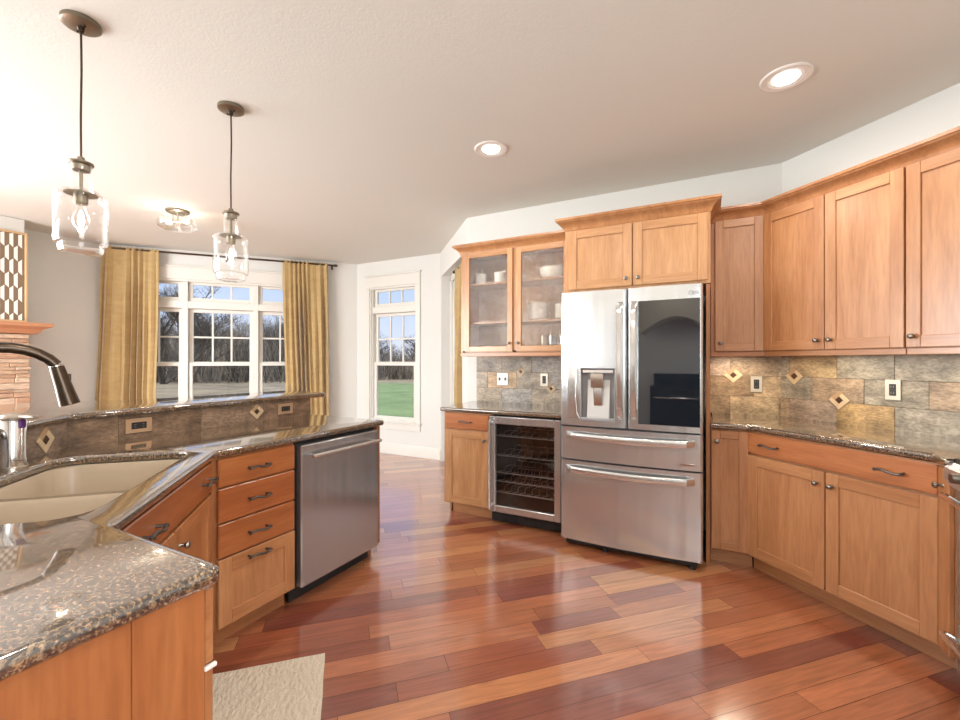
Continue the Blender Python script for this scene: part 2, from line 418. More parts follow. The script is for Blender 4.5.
# floor: strips laid at 45 degrees to the room
bm = NB(); a45 = R(45); rnd = random.Random(11)
PAL = [(.38, .125, .058), (.42, .145, .066), (.34, .100, .050), (.46, .165, .074), (.30, .082, .044), (.52, .205, .088), (.40, .135, .064), (.24, .066, .045), (.44, .150, .068), (.54, .235, .10), (.41, .135, .062), (.37, .120, .058), (.42, .14, .064), (.55, .23, .10)]
PW = .105
def inside(x, y): return -7.0 < x < 1.9 and -2.3 < y < 5.6
k = -int(8/PW)
while k*PW < 9:
    v0 = k*PW; u = -9+rnd.random()*.9
    while u < 9:
        ln = rnd.choice((.45, .6, .75, .9, 1.1, 1.3)); c = rnd.choice(PAL); s = rnd.uniform(.88, 1.12); c = tuple(q*s for q in c)
        um, vm = u+ln/2, v0+PW/2; X = (um+vm)*.70711; Y = (um-vm)*.70711
        if inside((um-vm)*.70711, (um+vm)*.70711):
            g = .0009
            poly(bm, [(u+g, v0+g, 0), (u+ln-g, v0+g, 0), (u+ln-g, v0+PW-g, 0), (u+g, v0+PW-g, 0)], 0, c)
        u += ln
    k += 1
Mi = Matrix.Rotation(-a45, 4, 'Z')
pts = [Mi @ Vector(q) for q in ((-7.2, -2.5, -.003), (2, -2.5, -.003), (2, 6, -.003), (-7.2, 6, -.003))]
poly(bm, pts, 1, (.05, .015, .01))
fl = ob('floor', bm, ['floor_wood', 'cab_dark'], smooth=False, rz=a45); tag(fl, kind='structure')

# baseboards
BB = dict(left=[(0, 4.54)], window=[(0, 3.03)], far=[(0, 1.46)], back=[(0, .10)], rear=[(0, .9), (2.9, 8.1)], patio=[(0, .085), (1.255, 1.47)])
for nm, segs in BB.items():
    loc, rz, L = wallframe(*WP[nm]); bm = NB()
    for a, b in segs: extr(bm, [(0, 0), (-.016, 0), (-.016, .12), (-.008, .145), (0, .145)], a, b)
    tag(ob('baseboard_'+nm, bm, 'trim', loc=loc, rz=rz), kind='structure')

# ------------------------------------------------------------------ windows
def casing_board(bm, x0, x1, z0, z1, d=.02): box(bm, x0, x1, -d, 0, z0, z1, .003)
def window_unit(root, a, b, upcols, transom=True):
    """glass from a to b; double hung sashes and a transom over"""
    y0, y1 = .045, .085; s = .045
    def frame(nm, xa, xb, za, zb, cols=(), rows=(), y0=y0):
        bm = NB(); y1 = y0+.035
        box(bm, xa-s, xa, y0, y1, za-s, zb+s, .004); box(bm, xb, xb+s, y0, y1, za-s, zb+s, .004)
        box(bm, xa, xb, y0, y1, za-s, za, .004); box(bm, xa, xb, y0, y1, zb, zb+s, .004)
        for c in cols: box(bm, c-.011, c+.011, y0+.008, y1-.004, za, zb, .002)
        for r in rows: box(bm, xa, xb, y0+.009, y1-.005, r-.011, r+.011, .002)
        f = ob(nm, bm, 'trim', root); g = NB(); box(g, xa, xb, y0+.016, y0+.020, za, zb); ob('pane', g, 'window_glass', f)
    cols = [a+(b-a)*i/upcols for i in range(1, upcols)]
    frame('sash', a, b, .52, 1.245, y0=.045)
    frame('sash', a, b, 1.30, 1.95, cols, [1.625], y0=.082)
    if transom: frame('transom', a, b, 2.14, 2.31, cols if upcols > 2 else [], y0=.06)
def build_window(n, wall, a, b, units, hole, sill=True):
    loc, rz, L = wallframe(*WP[wall]); root = struct_empty('window_%d' % n, loc, rz)
    h0, h1, z0, z1 = hole; bm = NB(); cw = .07
    casing_board(bm, h0-cw, h0, z0-.01, z1+.005); casing_board(bm, h1, h1+cw, z0-.01, z1+.005)
    casing_board(bm, h0-cw, h1+cw, z1+.005, z1+.16, .022); box(bm, h0-cw-.012, h1+cw+.012, -.036, 0, z1+.16, z1+.185, .004)
    box(bm, h0-cw-.015, h1+cw+.015, -.05, .03, z0-.025, z0, .005)
    casing_board(bm, h0-cw, h1+cw, z0-.115, z0-.025)
    ob('casing', bm, 'trim', root)
    bm = NB(); j = .018
    box(bm, h0, h0+j, 0, .15, z0, z1); box(bm, h1-j, h1, 0, .15, z0, z1); box(bm, h0+j, h1-j, 0, .15, z1-j, z1); box(bm, h0+j, h1-j, 0, .15, z0, z0+j)
    box(bm, h0+j, h1-j, .024, .13, 1.997, 2.093, .004)
    edges = [h0+j]
    for (ua, ub, _) in units: edges += [ua-.047, ub+.047]
    edges.append(h1-j)
    for i in range(0, len(edges), 2):
        if edges[i+1]-edges[i] > .004: box(bm, edges[i], edges[i+1], .02, .13, z0+j, z1-j, .004)
    ob('jamb', bm, 'trim', root)
    for ua, ub, c in units: window_unit(root, ua, ub, c)
    return root
build_window(1, 'window', 0, 0, [(.35, .79, 2), (.95, 1.61, 3), (1.77, 2.21, 2)], HOLES['window'][0])
build_window(2, 'far', 0, 0, [(.335, .995, 3)], HOLES['far'][0])
# unseen off-frame windows, put in to go with the fill lamps: frame + clear pane
for n, wall, hi in ((3, 'left', 0), (4, 'rear', 0), (5, 'right', 0)):
    loc, rz, L = wallframe(*WP[wall]); root = struct_empty('window_%d' % n, loc, rz); h0, h1, z0, z1 = HOLES[wall][hi]; bm = NB()
    box(bm, h0-.07, h0, -.02, 0, z0, z1+.07); box(bm, h1, h1+.07, -.02, 0, z0, z1+.07); box(bm, h0, h1, -.02, 0, z1, z1+.07); box(bm, h0-.08, h1+.08, -.04, 0, z0-.04, z0)
    for i in range(1, 3): x = h0+(h1-h0)*i/3; box(bm, x-.03, x+.03, .08, .12, z0, z1)
    box(bm, h0, h1, .08, .12, (z0+z1)/2-.02, (z0+z1)/2+.02)
    f = ob('casing', bm, 'trim', root); g = NB(); box(g, h0, h1, .13, .134, z0, z1); ob('pane', g, 'window_glass', root)
# patio door behind the gold curtain in the angled wall
loc, rz, L = wallframe(*WP['patio']); root = struct_empty('door_1', loc, rz); h0, h1, _, z1 = HOLES['patio'][0]
bm = NB(); box(bm, h0, h0+.10, .11, .15, 0, z1, .003); box(bm, h1-.06, h1, .11, .15, 0, z1, .003); box(bm, h0, h1, .11, .15, z1-.08, z1, .003); ob('door_frame', bm, 'trim', root)
bm = NB(); a, b = h0+.105, h1-.065
box(bm, a, a+.09, .125, .16, .02, z1-.085, .004); box(bm, b-.09, b, .125, .16, .02, z1-.085, .004); box(bm, a, b, .125, .16, .02, .22, .004); box(bm, a, b, .125, .16, z1-.2, z1-.085, .004)
ob('door_leaf', bm, 'trim', root); bm = NB(); box(bm, a+.09, b-.09, .138, .142, .22, z1-.2); ob('pane', bm, 'window_glass', root)

# ------------------------------------------------------------------ cabinet kit (local: x right, y into the wall, z up; face at y=0)
def knob_bm(x, z, y=-.02, r=.014):
    bm = NB(); M = Matrix.Translation((x, y, z)) @ Matrix.Rotation(R(90), 4, 'X')
    lathe(bm, [(0, 0), (.008, 0), (.0055, .006), (.005, .014), (r*.75, .018), (r, .024), (r*.85, .030), (r*.4, .033), (0, .0335)], seg=14, M=M); return bm
def pull_bm(x, z, y=-.02, w=.105):
    bm = NB(); pts = []; rs = []
    for i in range(17):
        t = i/16; pts.append((x-w/2+w*t, y-.026-.006*math.sin(PI*t), z+.005*math.sin(2*PI*t))); rs.append(.0048+.0022*abs(math.sin(5*PI*t)))
    tube(bm, pts, rs, 8)
    for s in (-1, 1):
        tube(bm, [(x+s*w*.44, y, z+.001), (x+s*w*.44, y-.027, z+.001)], [.006, .0045], 8)
        lathe(bm, [(0, -.008), (.0085, -.004), (.0085, .004), (0, .008)], (x+s*w*.49, y-.027, z), 8)
    return bm
def shaker_bm(x0, x1, z0, z1, th=.02, fw=.062, glass=False, flip=False):
    bm = NB(); m = .004
    box(bm, x0, x0+fw, -th, 0, z0, z1, .0025, 0); box(bm, x1-fw, x1, -th, 0, z0, z1, .0025, 0)
    box(bm, x0+fw, x1-fw, -th, 0, z0, z0+fw, .0025, 1); box(bm, x0+fw, x1-fw, -th, 0, z1-fw, z1, .0025, 1)
    if not glass:
        a, b, c, d = x0+fw, x1-fw, z0+fw, z1-fw; box(bm, a-.002, b+.002, -th+.009, -.004, c-.002, d+.002, 0, 0)
    return bm
def shaker(parent, x0, x1, z0, z1, knob=None, col=None, pull=None, name='door', **k):
    d = ob(name, shaker_bm(x0, x1, z0, z1, **k), CHV, parent, col)
    if knob: ob('knob', knob_bm(*knob), 'knob_metal', d)
    if pull: ob('pull', pull_bm(*pull), 'pewter', d)
    return d
def drawer(parent, x0, x1, z0, z1, pulls=(), col=None, name='drawer'):
    bm = NB(); box(bm, x0, x1, -.02, 0, z0, z1, .004, 1); d = ob(name, bm, CHV, parent, col)
    for x in pulls: ob('pull', pull_bm(x, (z0+z1)/2), 'pewter', d)
    return d
def carcass(parent, w, depth=.58, z0=.10, z1=.875, col=None, toe=True, stiles=True, toe_x=(0, 0)):
    bm = NB(); t = .018
    box(bm, 0, t, 0, depth, z0, z1, .001, 0); box(bm, w-t, w, 0, depth, z0, z1, .001, 0)
    box(bm, t, w-t, .0, depth, z0, z0+t, 0, 1); box(bm, t, w-t, 0, depth, z1-t, z1, 0, 1); box(bm, t, w-t, depth-.01, depth, z0, z1, 0, 0)
    box(bm, t, w-t, 0.001, .02, z0+t, z1-t, 0, 0)
    o = ob('body', bm, CHV, parent, col)
    if toe:
        bm = NB(); box(bm, toe_x[0], w+toe_x[1], .072, .088, 0, z0, .001, 1); box(bm, 0, t, .09, depth, 0, z0); box(bm, w-t, w, .09, depth, 0, z0)
        ob('toe_kick', bm, CHV, parent, col)
    return o
def sweep(bm, path, prof, mi=0):
    """sweep (out, z) profile along plan path; 'out' is to the right of travel"""
    P = [Vector(p) for p in path]; rings = []
    for i, p in enumerate(P):
        ns = []
        if i > 0: d = (P[i]-P[i-1]).normalized(); ns.append(Vector((d.y, -d.x)))
        if i < len(P)-1: d = (P[i+1]-P[i]).normalized(); ns.append(Vector((d.y, -d.x)))
        if len(ns) == 2: n = (ns[0]+ns[1]).normalized(); n = n/max(.3, n.dot(ns[0]))
        else: n = ns[0]
        rings.append([bm.verts.new((p.x+n.x*o, p.y+n.y*o, z)) for o, z in prof])
    k = len(prof)
    for a, b in zip(rings, rings[1:]):
        for j in range(k): bm.faces.new((a[j], a[(j+1) % k], b[(j+1) % k], b[j])).material_index = mi
    bm.faces.new(rings[0][::-1]).material_index = mi; bm.faces.new(rings[-1]).material_index = mi
    bmesh.ops.recalc_face_normals(bm, faces=bm.faces)
def crown_prof(z): return [(-.012, z), (.004, z), (.008, z+.008), (.010, z+.016), (.018, z+.030), (.034, z+.048), (.052, z+.058), (.056, z+.066), (.062, z+.068), (.062, z+.084), (-.012, z+.084)]

RED = (.84, .68, .56); HON = (1.12, 1.22, 1.25); MID = (1.02, 1.0, .98); BRN = (.92, .92, .95); WARM = (.94, .80, .66)
FY = 3.17            # base cabinet face on the back wall
UY = 3.45            # upper cabinet face
# --- left base cabinet
t = thing('base_cabinet', (-1.995, FY, 0), 0, 'small cherry base cabinet left of the wine cooler, one drawer over one door', 'cabinet')
carcass(t, .435, col=MID, toe_x=(.045, 0)); drawer(t, .02, .43, .74, .868, (.225,), (.95, .70, .55)); shaker(t, .02, .43, .112, .728, (.40, .66), HON)
# --- wine cooler
t = thing('wine_cooler', (-1.552, FY, 0), 0, 'stainless framed wine cooler with glass door and wire racks, left of the refrigerator', 'wine cooler')
W = .60; bm = NB()
for q in ((.0, .02, .03, .56, .09, .865), (W-.02, W, .03, .56, .09, .865), (.02, W-.02, .03, .56, .09, .11), (.02, W-.02, .03, .56, .845, .865), (.02, W-.02, .55, .56, .11, .845)): box(bm, *q, .001)
ob('body', bm, 'black', t)
bm = NB(); f = .055
box(bm, .002, f, -.035, .01, .10, .866, .006); box(bm, W-f, W-.002, -.035, .01, .10, .866, .006); box(bm, f, W-f, -.035, .01, .10, .10+.055, .006); box(bm, f, W-f, -.035, .01, .866-.06, .866, .006)
d = ob('door', bm, 'steel', t); bm = NB(); box(bm, f, W-f, -.022, -.016, .155, .806); ob('glass', bm, 'cooler_glass', d)
bm = NB(); tube(bm, [(.026, -.075, .13), (.026, -.075, .84)], .011, 12); box(bm, .016, .036, -.075, -.035, .150, .172, .003); box(bm, .016, .036, -.075, -.035, .798, .82, .003); ob('handle', bm, 'steel_handle', d)
for z in (.70, .54, .40, .33, .24):
    bm = NB(); r = .0035
    tube(bm, [(.03, .045, z), (W-.03, .045, z)], .005, 6); tube(bm, [(.03, .5, z), (W-.03, .5, z)], r, 6)
    for i in range(9):
        x = .05+i*.0625; pts = [(x+.022*math.sin(j*PI/2.5), .045+j*.0455, z+.010*math.cos(j*PI/2.5)) for j in range(11)]; tube(bm, pts, .003, 5)
    ob('wire_rack', bm, 'wire', t)
bm = NB(); box(bm, .0, W, .02, .06, .012, .088, .003)
for i in range(6): box(bm, .07+i*.083, .12+i*.083, .012, .022, .022, .076, .003)
ob('toe_grille', bm, 'black', t)
# --- left countertop
t = ob('countertop', NB(), 'granite'); bpy.data.objects.remove(t)
o = slab('countertop', [round_poly([(-2.03, 3.14), (-.945, 3.14), (-.945, 3.777), (-2.03, 3.777)], [.02, .005, .005, .005])], .879, .914, .013, 'granite'); tag(o, 'short brown granite countertop over the wine cooler', 'countertop')

# --- refrigerator enclosure and cabinet
t = thing('cabinet_panel', (.004, FY, 0), 0, 'tall narrow cherry end panel along the right side of the refrigerator', 'panel')
bm = NB(); box(bm, 0, .024, 0, .59, 0, 1.81, .001); ob('board', bm, CHV, t, RED)
t = thing('cabinet_panel', (-.945, FY, 0), 0, 'tall cherry end panel between wine cooler and refrigerator', 'panel')
bm = NB(); box(bm, 0, .022, 0, .59, 0, 1.81, .001); ob('board', bm, CHV, t, MID)
t = thing('wall_cabinet', (-.93, FY, 0), 0, 'wide two-door honey cherry cabinet above the refrigerator', 'cabinet')
w_ = .96; bm = NB(); box(bm, 0, w_, 0, .595, 1.815, 2.29, .002, 0); ob('body', bm, CHV, t, HON)
shaker(t, .03, .478, 1.835, 2.27, (.44, 1.885), HON, fw=.06); shaker(t, .484, .945, 1.835, 2.27, (.52, 1.885), HON, fw=.06)
bm = NB(); sweep(bm, [(-.0, .59), (0, 0), (w_, 0), (w_, .59)], crown_prof(2.277)); ob('crown_moulding', bm, CHV, t, (1.0, .98, .9))

# --- refrigerator
FX0, FX1, FF = -.914, -.013, 2.985
t = thing('refrigerator', (FX0, FF, 0), 0, 'large stainless french-door refrigerator with water dispenser and dark glass door panel', 'refrigerator')
FWd = FX1-FX0; bm = NB(); box(bm, .012, FWd-.012, .075, .76, .04, 1.77, .004); ob('body', bm, 'grey_plastic', t)
def yprof(x, x0, x1, bulge, r):
    u = (x-(x0+x1)/2)/((x1-x0)/2); y = .012-bulge*(1-u*u)
    e = min(x-x0, x1-x)
    if e < r: y += r-math.sqrt(max(0, r*r-(r-e)**2))
    return y
def panel(bm, X0, X1, xa, xb, z0, z1, bulge=.014, r=.018, yb=.07, n=26):
    xs = sorted(set([xa, xb]+[X0+(X1-X0)*i/n for i in range(n+1) if xa < X0+(X1-X0)*i/n < xb]+[q for q in (X0+r*.1, X0+r*.3, X0+r*.6, X0+r, X1-r*.1, X1-r*.3, X1-r*.6, X1-r) if xa < q < xb]))
    tb = bmesh.new(); lo = [tb.verts.new((x, yprof(x, X0, X1, bulge, r), z0)) for x in xs]; hi = [tb.verts.new((x, v.co.y, z1)) for x, v in zip(xs, lo)]
    for i in range(len(xs)-1): tb.faces.new((lo[i], lo[i+1], hi[i+1], hi[i]))
    bl = [tb.verts.new((x, yb, z0)) for x in (xa, xb)]; bh = [tb.verts.new((x, yb, z1)) for x in (xa, xb)]
    tb.faces.new((bl[0], bh[0], bh[1], bl[1])); tb.faces.new((lo[0], hi[0], bh[0], bl[0])); tb.faces.new((lo[-1], bl[1], bh[1], hi[-1]))
    tb.faces.new([bl[0], bl[1]]+lo[::-1]); tb.faces.new([bh[1], bh[0]]+hi); bmesh.ops.recalc_face_normals(tb, faces=tb.faces); merge(bm, tb)
mid = .4525; Z0, Z1 = .862, 1.79
bm = NB(); a, b = .0, mid-.003; hx0, hx1, hz0, hz1 = .145, .375, .90, 1.262
panel(bm, a, b, a, b, hz1, Z1); panel(bm, a, b, a, b, Z0, hz0); panel(bm, a, b, a, hx0, hz0, hz1); panel(bm, a, b, hx1, b, hz0, hz1)
ld = ob('door', bm, 'steel', t)
bm = NB(); box(bm, hx0, hx1, .055, .07, hz0, hz1); box(bm, hx0, hx0+.004, .0, .06, hz0, hz1); box(bm, hx1-.004, hx1, .0, .06, hz0, hz1); box(bm, hx0, hx1, 0, .06, hz1-.004, hz1); box(bm, hx0, hx1, -.004, .06, hz0, hz0+.02, .004)
dp = ob('dispenser', bm, 'grey_plastic', ld)
bm = NB(); extr(bm, [(.055, .92), (.02, .92), (.052, 1.18)], .185, .335); ob('paddle_plate', bm, 'silver_paint', dp)
bm = NB(); box(bm, .155, .365, .01, .03, 1.228, 1.252, .003); ob('light_bar', bm, 'chrome', dp)
bm = NB(); extr(bm, [(.05, 1.225), (.0, 1.225), (-.004, 1.19), (.008, 1.13), (.05, 1.12)], .215, .30); ob('spout', bm, 'nickel', dp)
bm = NB(); box(bm, .228, .29, .022, .034, 1.0, 1.13, .006); ob('lever', bm, 'chrome', dp)
bm = NB(); box(bm, .055, hx0-.006, -.003, .012, hz0+.01, hz1, .004); ob('control_panel', bm, 'steel_handle', dp)
bm = NB(); tube(bm, [(.118, -.006, hz1), (.112, -.007, 1.05), (.118, -.006, .95), (.14, -.004, .91)], .0035, 6); ob('chrome_trim', bm, 'chrome', dp)
bm = NB(); panel(bm, mid+.003, FWd, mid+.003, FWd, Z0, Z1); rd = ob('door', bm, 'steel', t)
gx0, gx1, gz0, gz1 = .525, .885, .90, 1.70
bm = NB(); box(bm, gx0, gx1, -.006, .012, gz0, gz1, .002); o = ob('glass_panel', bm, 'dark_glass', rd); tag(o, 'dark mirror-like glass panel')
for x, d in ((.41, ld), (.497, rd)):   # tall flat handles either side of the split
    bm = NB(); w2 = .019; prof = []
    pts = [(.92, .004), (.945, -.022), (1.0, -.036), (1.31, -.045), (1.62, -.036), (1.68, -.022), (1.705, .004)]
    tb = bmesh.new(); ra = []
    for z, y in pts: ra.append([tb.verts.new((x-w2, y+.006, z)), tb.verts.new((x-w2*.6, y, z)), tb.verts.new((x+w2*.6, y, z)), tb.verts.new((x+w2, y+.006, z)), tb.verts.new((x+w2, y+.022, z)), tb.verts.new((x-w2, y+.022, z))])
    for p, q in zip(ra, ra[1:]):
        for j in range(6): tb.faces.new((p[j], p[(j+1) % 6], q[(j+1) % 6], q[j]))
    tb.faces.new(ra[0][::-1]); tb.faces.new(ra[-1]); bmesh.ops.recalc_face_normals(tb, faces=tb.faces); merge(bm, tb); ob('handle', bm, 'steel_handle', d)
for z0, z1, hz in ((.626, .850, .795), (.062, .614, .560)):
    bm = NB(); panel(bm, 0, FWd, 0, FWd, z0, z1, bulge=.022); d = ob('freezer_drawer', bm, 'steel', t)
    bm = NB(); n = 18; ra = []
    tb = bmesh.new()
    for i in range(n+1):
        s = i/n; x = .045+(FWd-.09)*s; e = min(s, 1-s); y = -.030-.034*math.sin(PI*s)**.6; zc = hz-.006*math.sin(PI*s)
        if e < .001: y = .0
        ra.append([tb.verts.new((x, y+.004, zc+.020)), tb.verts.new((x, y, zc+.012)), tb.verts.new((x, y, zc-.012)), tb.verts.new((x, y+.004, zc-.020)), tb.verts.new((x, y+.018, zc-.02)), tb.verts.new((x, y+.018, zc+.02))])
    for p, q in zip(ra, ra[1:]):
        for j in range(6): tb.faces.new((p[j], p[(j+1) % 6], q[(j+1) % 6], q[j]))
    tb.faces.new(ra[0][::-1]); tb.faces.new(ra[-1]); bmesh.ops.recalc_face_normals(tb, faces=tb.faces); merge(bm, tb); ob('handle', bm, 'steel_handle', d)
    if z0 > .5:
        bm = NB(); box(bm, FWd-.125, FWd-.045, -.0, .008, .655, .667, .001); ob('badge', bm, 'chrome', d)
bm = NB(); box(bm, .02, FWd-.02, .02, .07, .8505, .8615); box(bm, .02, .10, .0, .06, .852, .86); ob('seal_strip', bm, 'black', t)
bm = NB(); box(bm, .03, FWd-.03, .05, .4, .02, .06); lathe(bm, [(0, 0), (.022, 0), (.022, .02), (.012, .025), (.012, .05), (0, .05)], (.30, .06, 0)); lathe(bm, [(0, 0), (.022, 0), (.022, .02), (.012, .025), (.012, .05), (0, .05)], (.84, .06, 0)); lathe(bm, [(0, 0), (.02, 0), (.02, .05), (0, .05)], (.1, .6, 0)); lathe(bm, [(0, 0), (.02, 0), (.02, .05), (0, .05)], (.8, .6, 0)); ob('feet', bm, 'black', t)
def text_obj(s, size, M, mat, parent, name='lettering'):
    cu = bpy.data.curves.new('t', 'FONT'); cu.body = s; cu.size = size; cu.extrude = .0008; cu.align_x = 'CENTER'
    q = bpy.data.objects.new('t', cu); C.objects.link(q); me = bpy.data.meshes.new_from_object(q.evaluated_get(bpy.context.evaluated_depsgraph_get()))
    bpy.data.objects.remove(q); me.transform(M); me.name = name; me.materials.clear(); me.materials.append(MAT[mat]); o = bpy.data.objects.new(name, me); C.objects.link(o); o.parent = parent; return o
text_obj('LG', .028, Matrix.Translation((.862, .0035, 1.727)) @ Matrix.Rotation(R(90), 4, 'X'), 'grey_plastic', rd)
bm = NB(); tube(bm, [(.832+.011*math.cos(i*PI/8), .002, 1.736+.011*math.sin(i*PI/8)) for i in range(17)], .0016, 6); ob('logo', bm, 'grey_plastic', rd)

# --- glass-door wall cabinet
t = thing('wall_cabinet', (-1.99, UY, 0), 0, 'cherry wall cabinet with two seedy glass doors showing white dishes', 'cabinet')
w_ = 1.055; z0, z1 = 1.385, 2.30; bm = NB(); q = .018
box(bm, 0, q, 0, .32, z0, z1, .001); box(bm, w_-q, w_, 0, .32, z0, z1, .001); box(bm, q, w_-q, 0, .32, z0, z0+q, 0, 1); box(bm, q, w_-q, 0, .32, z1-q, z1, 0, 1); box(bm, q, w_-q, .312, .32, z0, z1)
box(bm, q, .045, 0, .018, z0, z1); box(bm, w_-.045, w_-q, 0, .018, z0, z1); box(bm, .515, .55, 0, .018, z0, z1)
ob('body', bm, CHV, t, HON)
for z in (1.645, 1.995): bm = NB(); box(bm, q, w_-q, .03, .31, z, z+.018, .001, 1); ob('shelf', bm, CHV, t, HON)
for x0, x1, kx in ((.045, .517, .492), (.550, 1.015, .575)):
    d = shaker(t, x0, x1, 1.392, 2.285, (kx, 1.465), HON, glass=True, fw=.048)
    bm = NB(); box(bm, x0+.048, x1-.048, -.012, -.008, 1.44, 2.237); ob('glass', bm, 'seedy_glass', d)
bm = NB(); box(bm, 0, w_, -.012, .02, 1.350, 1.385, .003, 1); ob('light_rail', bm, CHV, t, MID)
bm = NB(); sweep(bm, [(0, .31), (0, 0), (w_, 0)], crown_prof(2.277)); ob('crown_moulding', bm, CHV, t, (1.0, .98, .9))
# dishes inside
def bowl(r, h, foot=.5, th=.004):
    bm = NB(); out = [(0, .0), (r*foot, 0), (r*foot, .006)]
    for i in range(1, 8): a = i/7*PI/2; out.append((r*foot+(r-r*foot)*math.sin(a), .006+(h-.006)*(1-math.cos(a))))
    inn = [(rr-th, zz+.002) for rr, zz in out[::-1][:-2]]; inn.append((0, .010)); lathe(bm, out+inn, seg=28); return bm
def plate(r, h=.018):
    bm = NB(); lathe(bm, [(0, 0), (r*.6, 0), (r, h), (r, h+.003), (r*.62, .005), (0, .005)], seg=28); return bm
dz = 2.013; by = UY+.16
def put(name, bm, x, y, z, mat, label, cat, group=None): return tag(ob(name, bm, mat, loc=(x, y, z)), label, cat, group)
o = put('serving_bowl', bowl(.125, .095), -1.16, by, 2.013, 'ceramic', 'large white serving bowl alone on the top shelf of the glass cabinet', 'bowl')
def stack(name, bmf, x, z, n, dz, label, cat, group):
    o = put(name, bmf(), x, by, z, 'ceramic', label, cat, group)
    for i in range(1, n): c = o.copy(); C.objects.link(c); c.location.z += dz*i
    return o
def cup():
    bm = NB(); lathe(bm, [(0, 0), (.042, 0), (.048, .006), (.053, .056), (.049, .056), (.044, .010), (0, .008)], seg=24); return bm
stack('cup', cup, -1.87, 2.013, 2, .052, 'small white cup in the left of the two short stacks on the top shelf', 'cup', 'white cups, left stack on the top cabinet shelf')
stack('cup', cup, -1.675, 2.013, 2, .052, 'small white cup stacked beside the cabinet centre stile on the top shelf', 'cup', 'white cups, stack by the centre stile')
def dish():
    bm = NB(); lathe(bm, [(0, 0), (.05, 0), (.082, .012), (.088, .036), (.084, .036), (.078, .014), (.048, .005), (0, .005)], seg=28); return bm
stack('dish', dish, -1.30, 1.663, 6, .0235, 'white bowl in the larger stack on the middle shelf of the glass cabinet', 'bowl', 'white bowls, larger stack on the middle shelf')
stack('dish', dish, -1.06, 1.663, 5, .0235, 'white bowl in the stack beside the refrigerator on the middle shelf', 'bowl', 'white bowls, stack nearest the refrigerator')
def tumbler():
    bm = NB(); lathe(bm, [(0, 0), (.028, 0), (.036, .13), (.034, .13), (.027, .008), (0, .008)], seg=18); return bm
g0 = None
for i, (x, y) in enumerate(((-1.235, .12), (-1.155, .10), (-1.075, .12), (-1.19, .20), (-1.11, .20))):
    if g0 is None: g0 = tag(ob('drinking_glass', tumbler(), 'drinking_glass', loc=(x, UY+y, 1.403)), 'clear drinking glass on the bottom shelf of the glass-door cabinet', 'glass', 'drinking glasses on the bottom cabinet shelf')
    else: c = g0.copy(); C.objects.link(c); c.location = (x, UY+y, 1.403)

# --- right upper cabinets
t = thing('wall_cabinet', (.034, UY, 0), 0, 'narrow single-door cherry wall cabinet just right of the refrigerator', 'cabinet')
bm = NB(); box(bm, 0, .318, 0, .32, 1.375, 2.29, .001); ob('body', bm, CHV, t, RED); shaker(t, .026, .310, 1.378, 2.28, (.058, 1.432), BRN, fw=.052)
bm = NB(); box(bm, 0, .32, -.008, .014, 1.342, 1.375, .003, 1); ob('light_rail', bm, CHV, t, RED)
UB = (.353, 3.45, 0)
t = thing('wall_cabinet', UB, R(-45), 'tall two-door cherry wall cabinet on the angled corner wall', 'cabinet')
bm = NB(); box(bm, .002, .766, 0, .32, 1.375, 2.29, .001); ob('body', bm, CHV, t, MID)
shaker(t, .006, .385, 1.378, 2.28, (.352, 1.432), (1.0, .95, .88), fw=.058); shaker(t, .390, .763, 1.378, 2.28, (.424, 1.432), (1.06, 1.06, 1.06), fw=.058)
bm = NB(); box(bm, .002, .766, -.008, .014, 1.342, 1.375, .003, 1); ob('light_rail', bm, CHV, t, MID)
t = thing('wall_cabinet', (UB[0]+.768*.70711, UB[1]-.768*.70711, 0), R(-45), 'cherry wall cabinet cut by the right edge of the photo', 'cabinet')
bm = NB(); box(bm, .001, .42, 0, .32, 1.375, 2.29, .001); ob('body', bm, CHV, t, MID)
shaker(t, .003, .415, 1.378, 2.28, (.035, 1.432), (1.05, 1.04, 1.02), fw=.058)
bm = NB(); box(bm, .001, .42, -.008, .014, 1.342, 1.375, .003, 1); ob('light_rail', bm, CHV, t, MID)
bm = NB(); sweep(bm, [(.036, UY), (.353, UY), (.353+1.19*.70711, UY-1.19*.70711)], crown_prof(2.277)); o = ob('crown_moulding', bm, CHV, color=(.92, .84, .76)); tag(o, 'cherry crown moulding bending over the right-hand wall cabinets', 'moulding')

# --- right base cabinets
t = thing('base_cabinet', (.03, FY, 0), 0, 'narrow single-door cherry base cabinet right beside the refrigerator', 'cabinet')
bm = NB(); box(bm, 0, .21, 0, .58, .10, .875, .001); ob('body', bm, CHV, t, RED); shaker(t, .004, .206, .112, .868, (.034, .80), (.9, .86, .85), fw=.05)
bm = NB(); box(bm, 0, .235, .072, .09, 0, .10, .001, 1); ob('toe_kick', bm, CHV, t, MID)
t = thing('base_cabinet', (.242, 3.168, 0), R(-45), 'wide cherry base cabinet on the corner wall, one long drawer over two doors', 'cabinet')
carcass(t, .914, col=MID, toe_x=(-.03, .03)); drawer(t, .006, .908, .742, .868, (.155, .745), (.98, .72, .54)); shaker(t, .006, .454, .112, .730, (.420, .665), (1.05, 1.02, .98)); shaker(t, .460, .908, .112, .730, (.494, .665), (1.05, 1.02, .98))
BE = (.242+.914*.70711, 3.168-.914*.70711)
t = thing('base_cabinet', (BE[0]+.002, BE[1]-.002, 0), R(-90), 'sliver of cherry pull-out cabinet left of the range at the right edge', 'cabinet')
bm = NB(); box(bm, 0, .10, .0, .58, .10, .875, .001); box(bm, .0, .10, .072, .09, 0, .10); ob('body', bm, CHV, t, MID)
bm = NB(); box(bm, .008, .096, -.02, 0, .112, .868, .003); d = ob('door', bm, CHV, t, (1.03, .95, .88)); ob('knob', knob_bm(.05, .795), 'knob_metal', d)
RX, RY = BE[0], BE[1]-.108
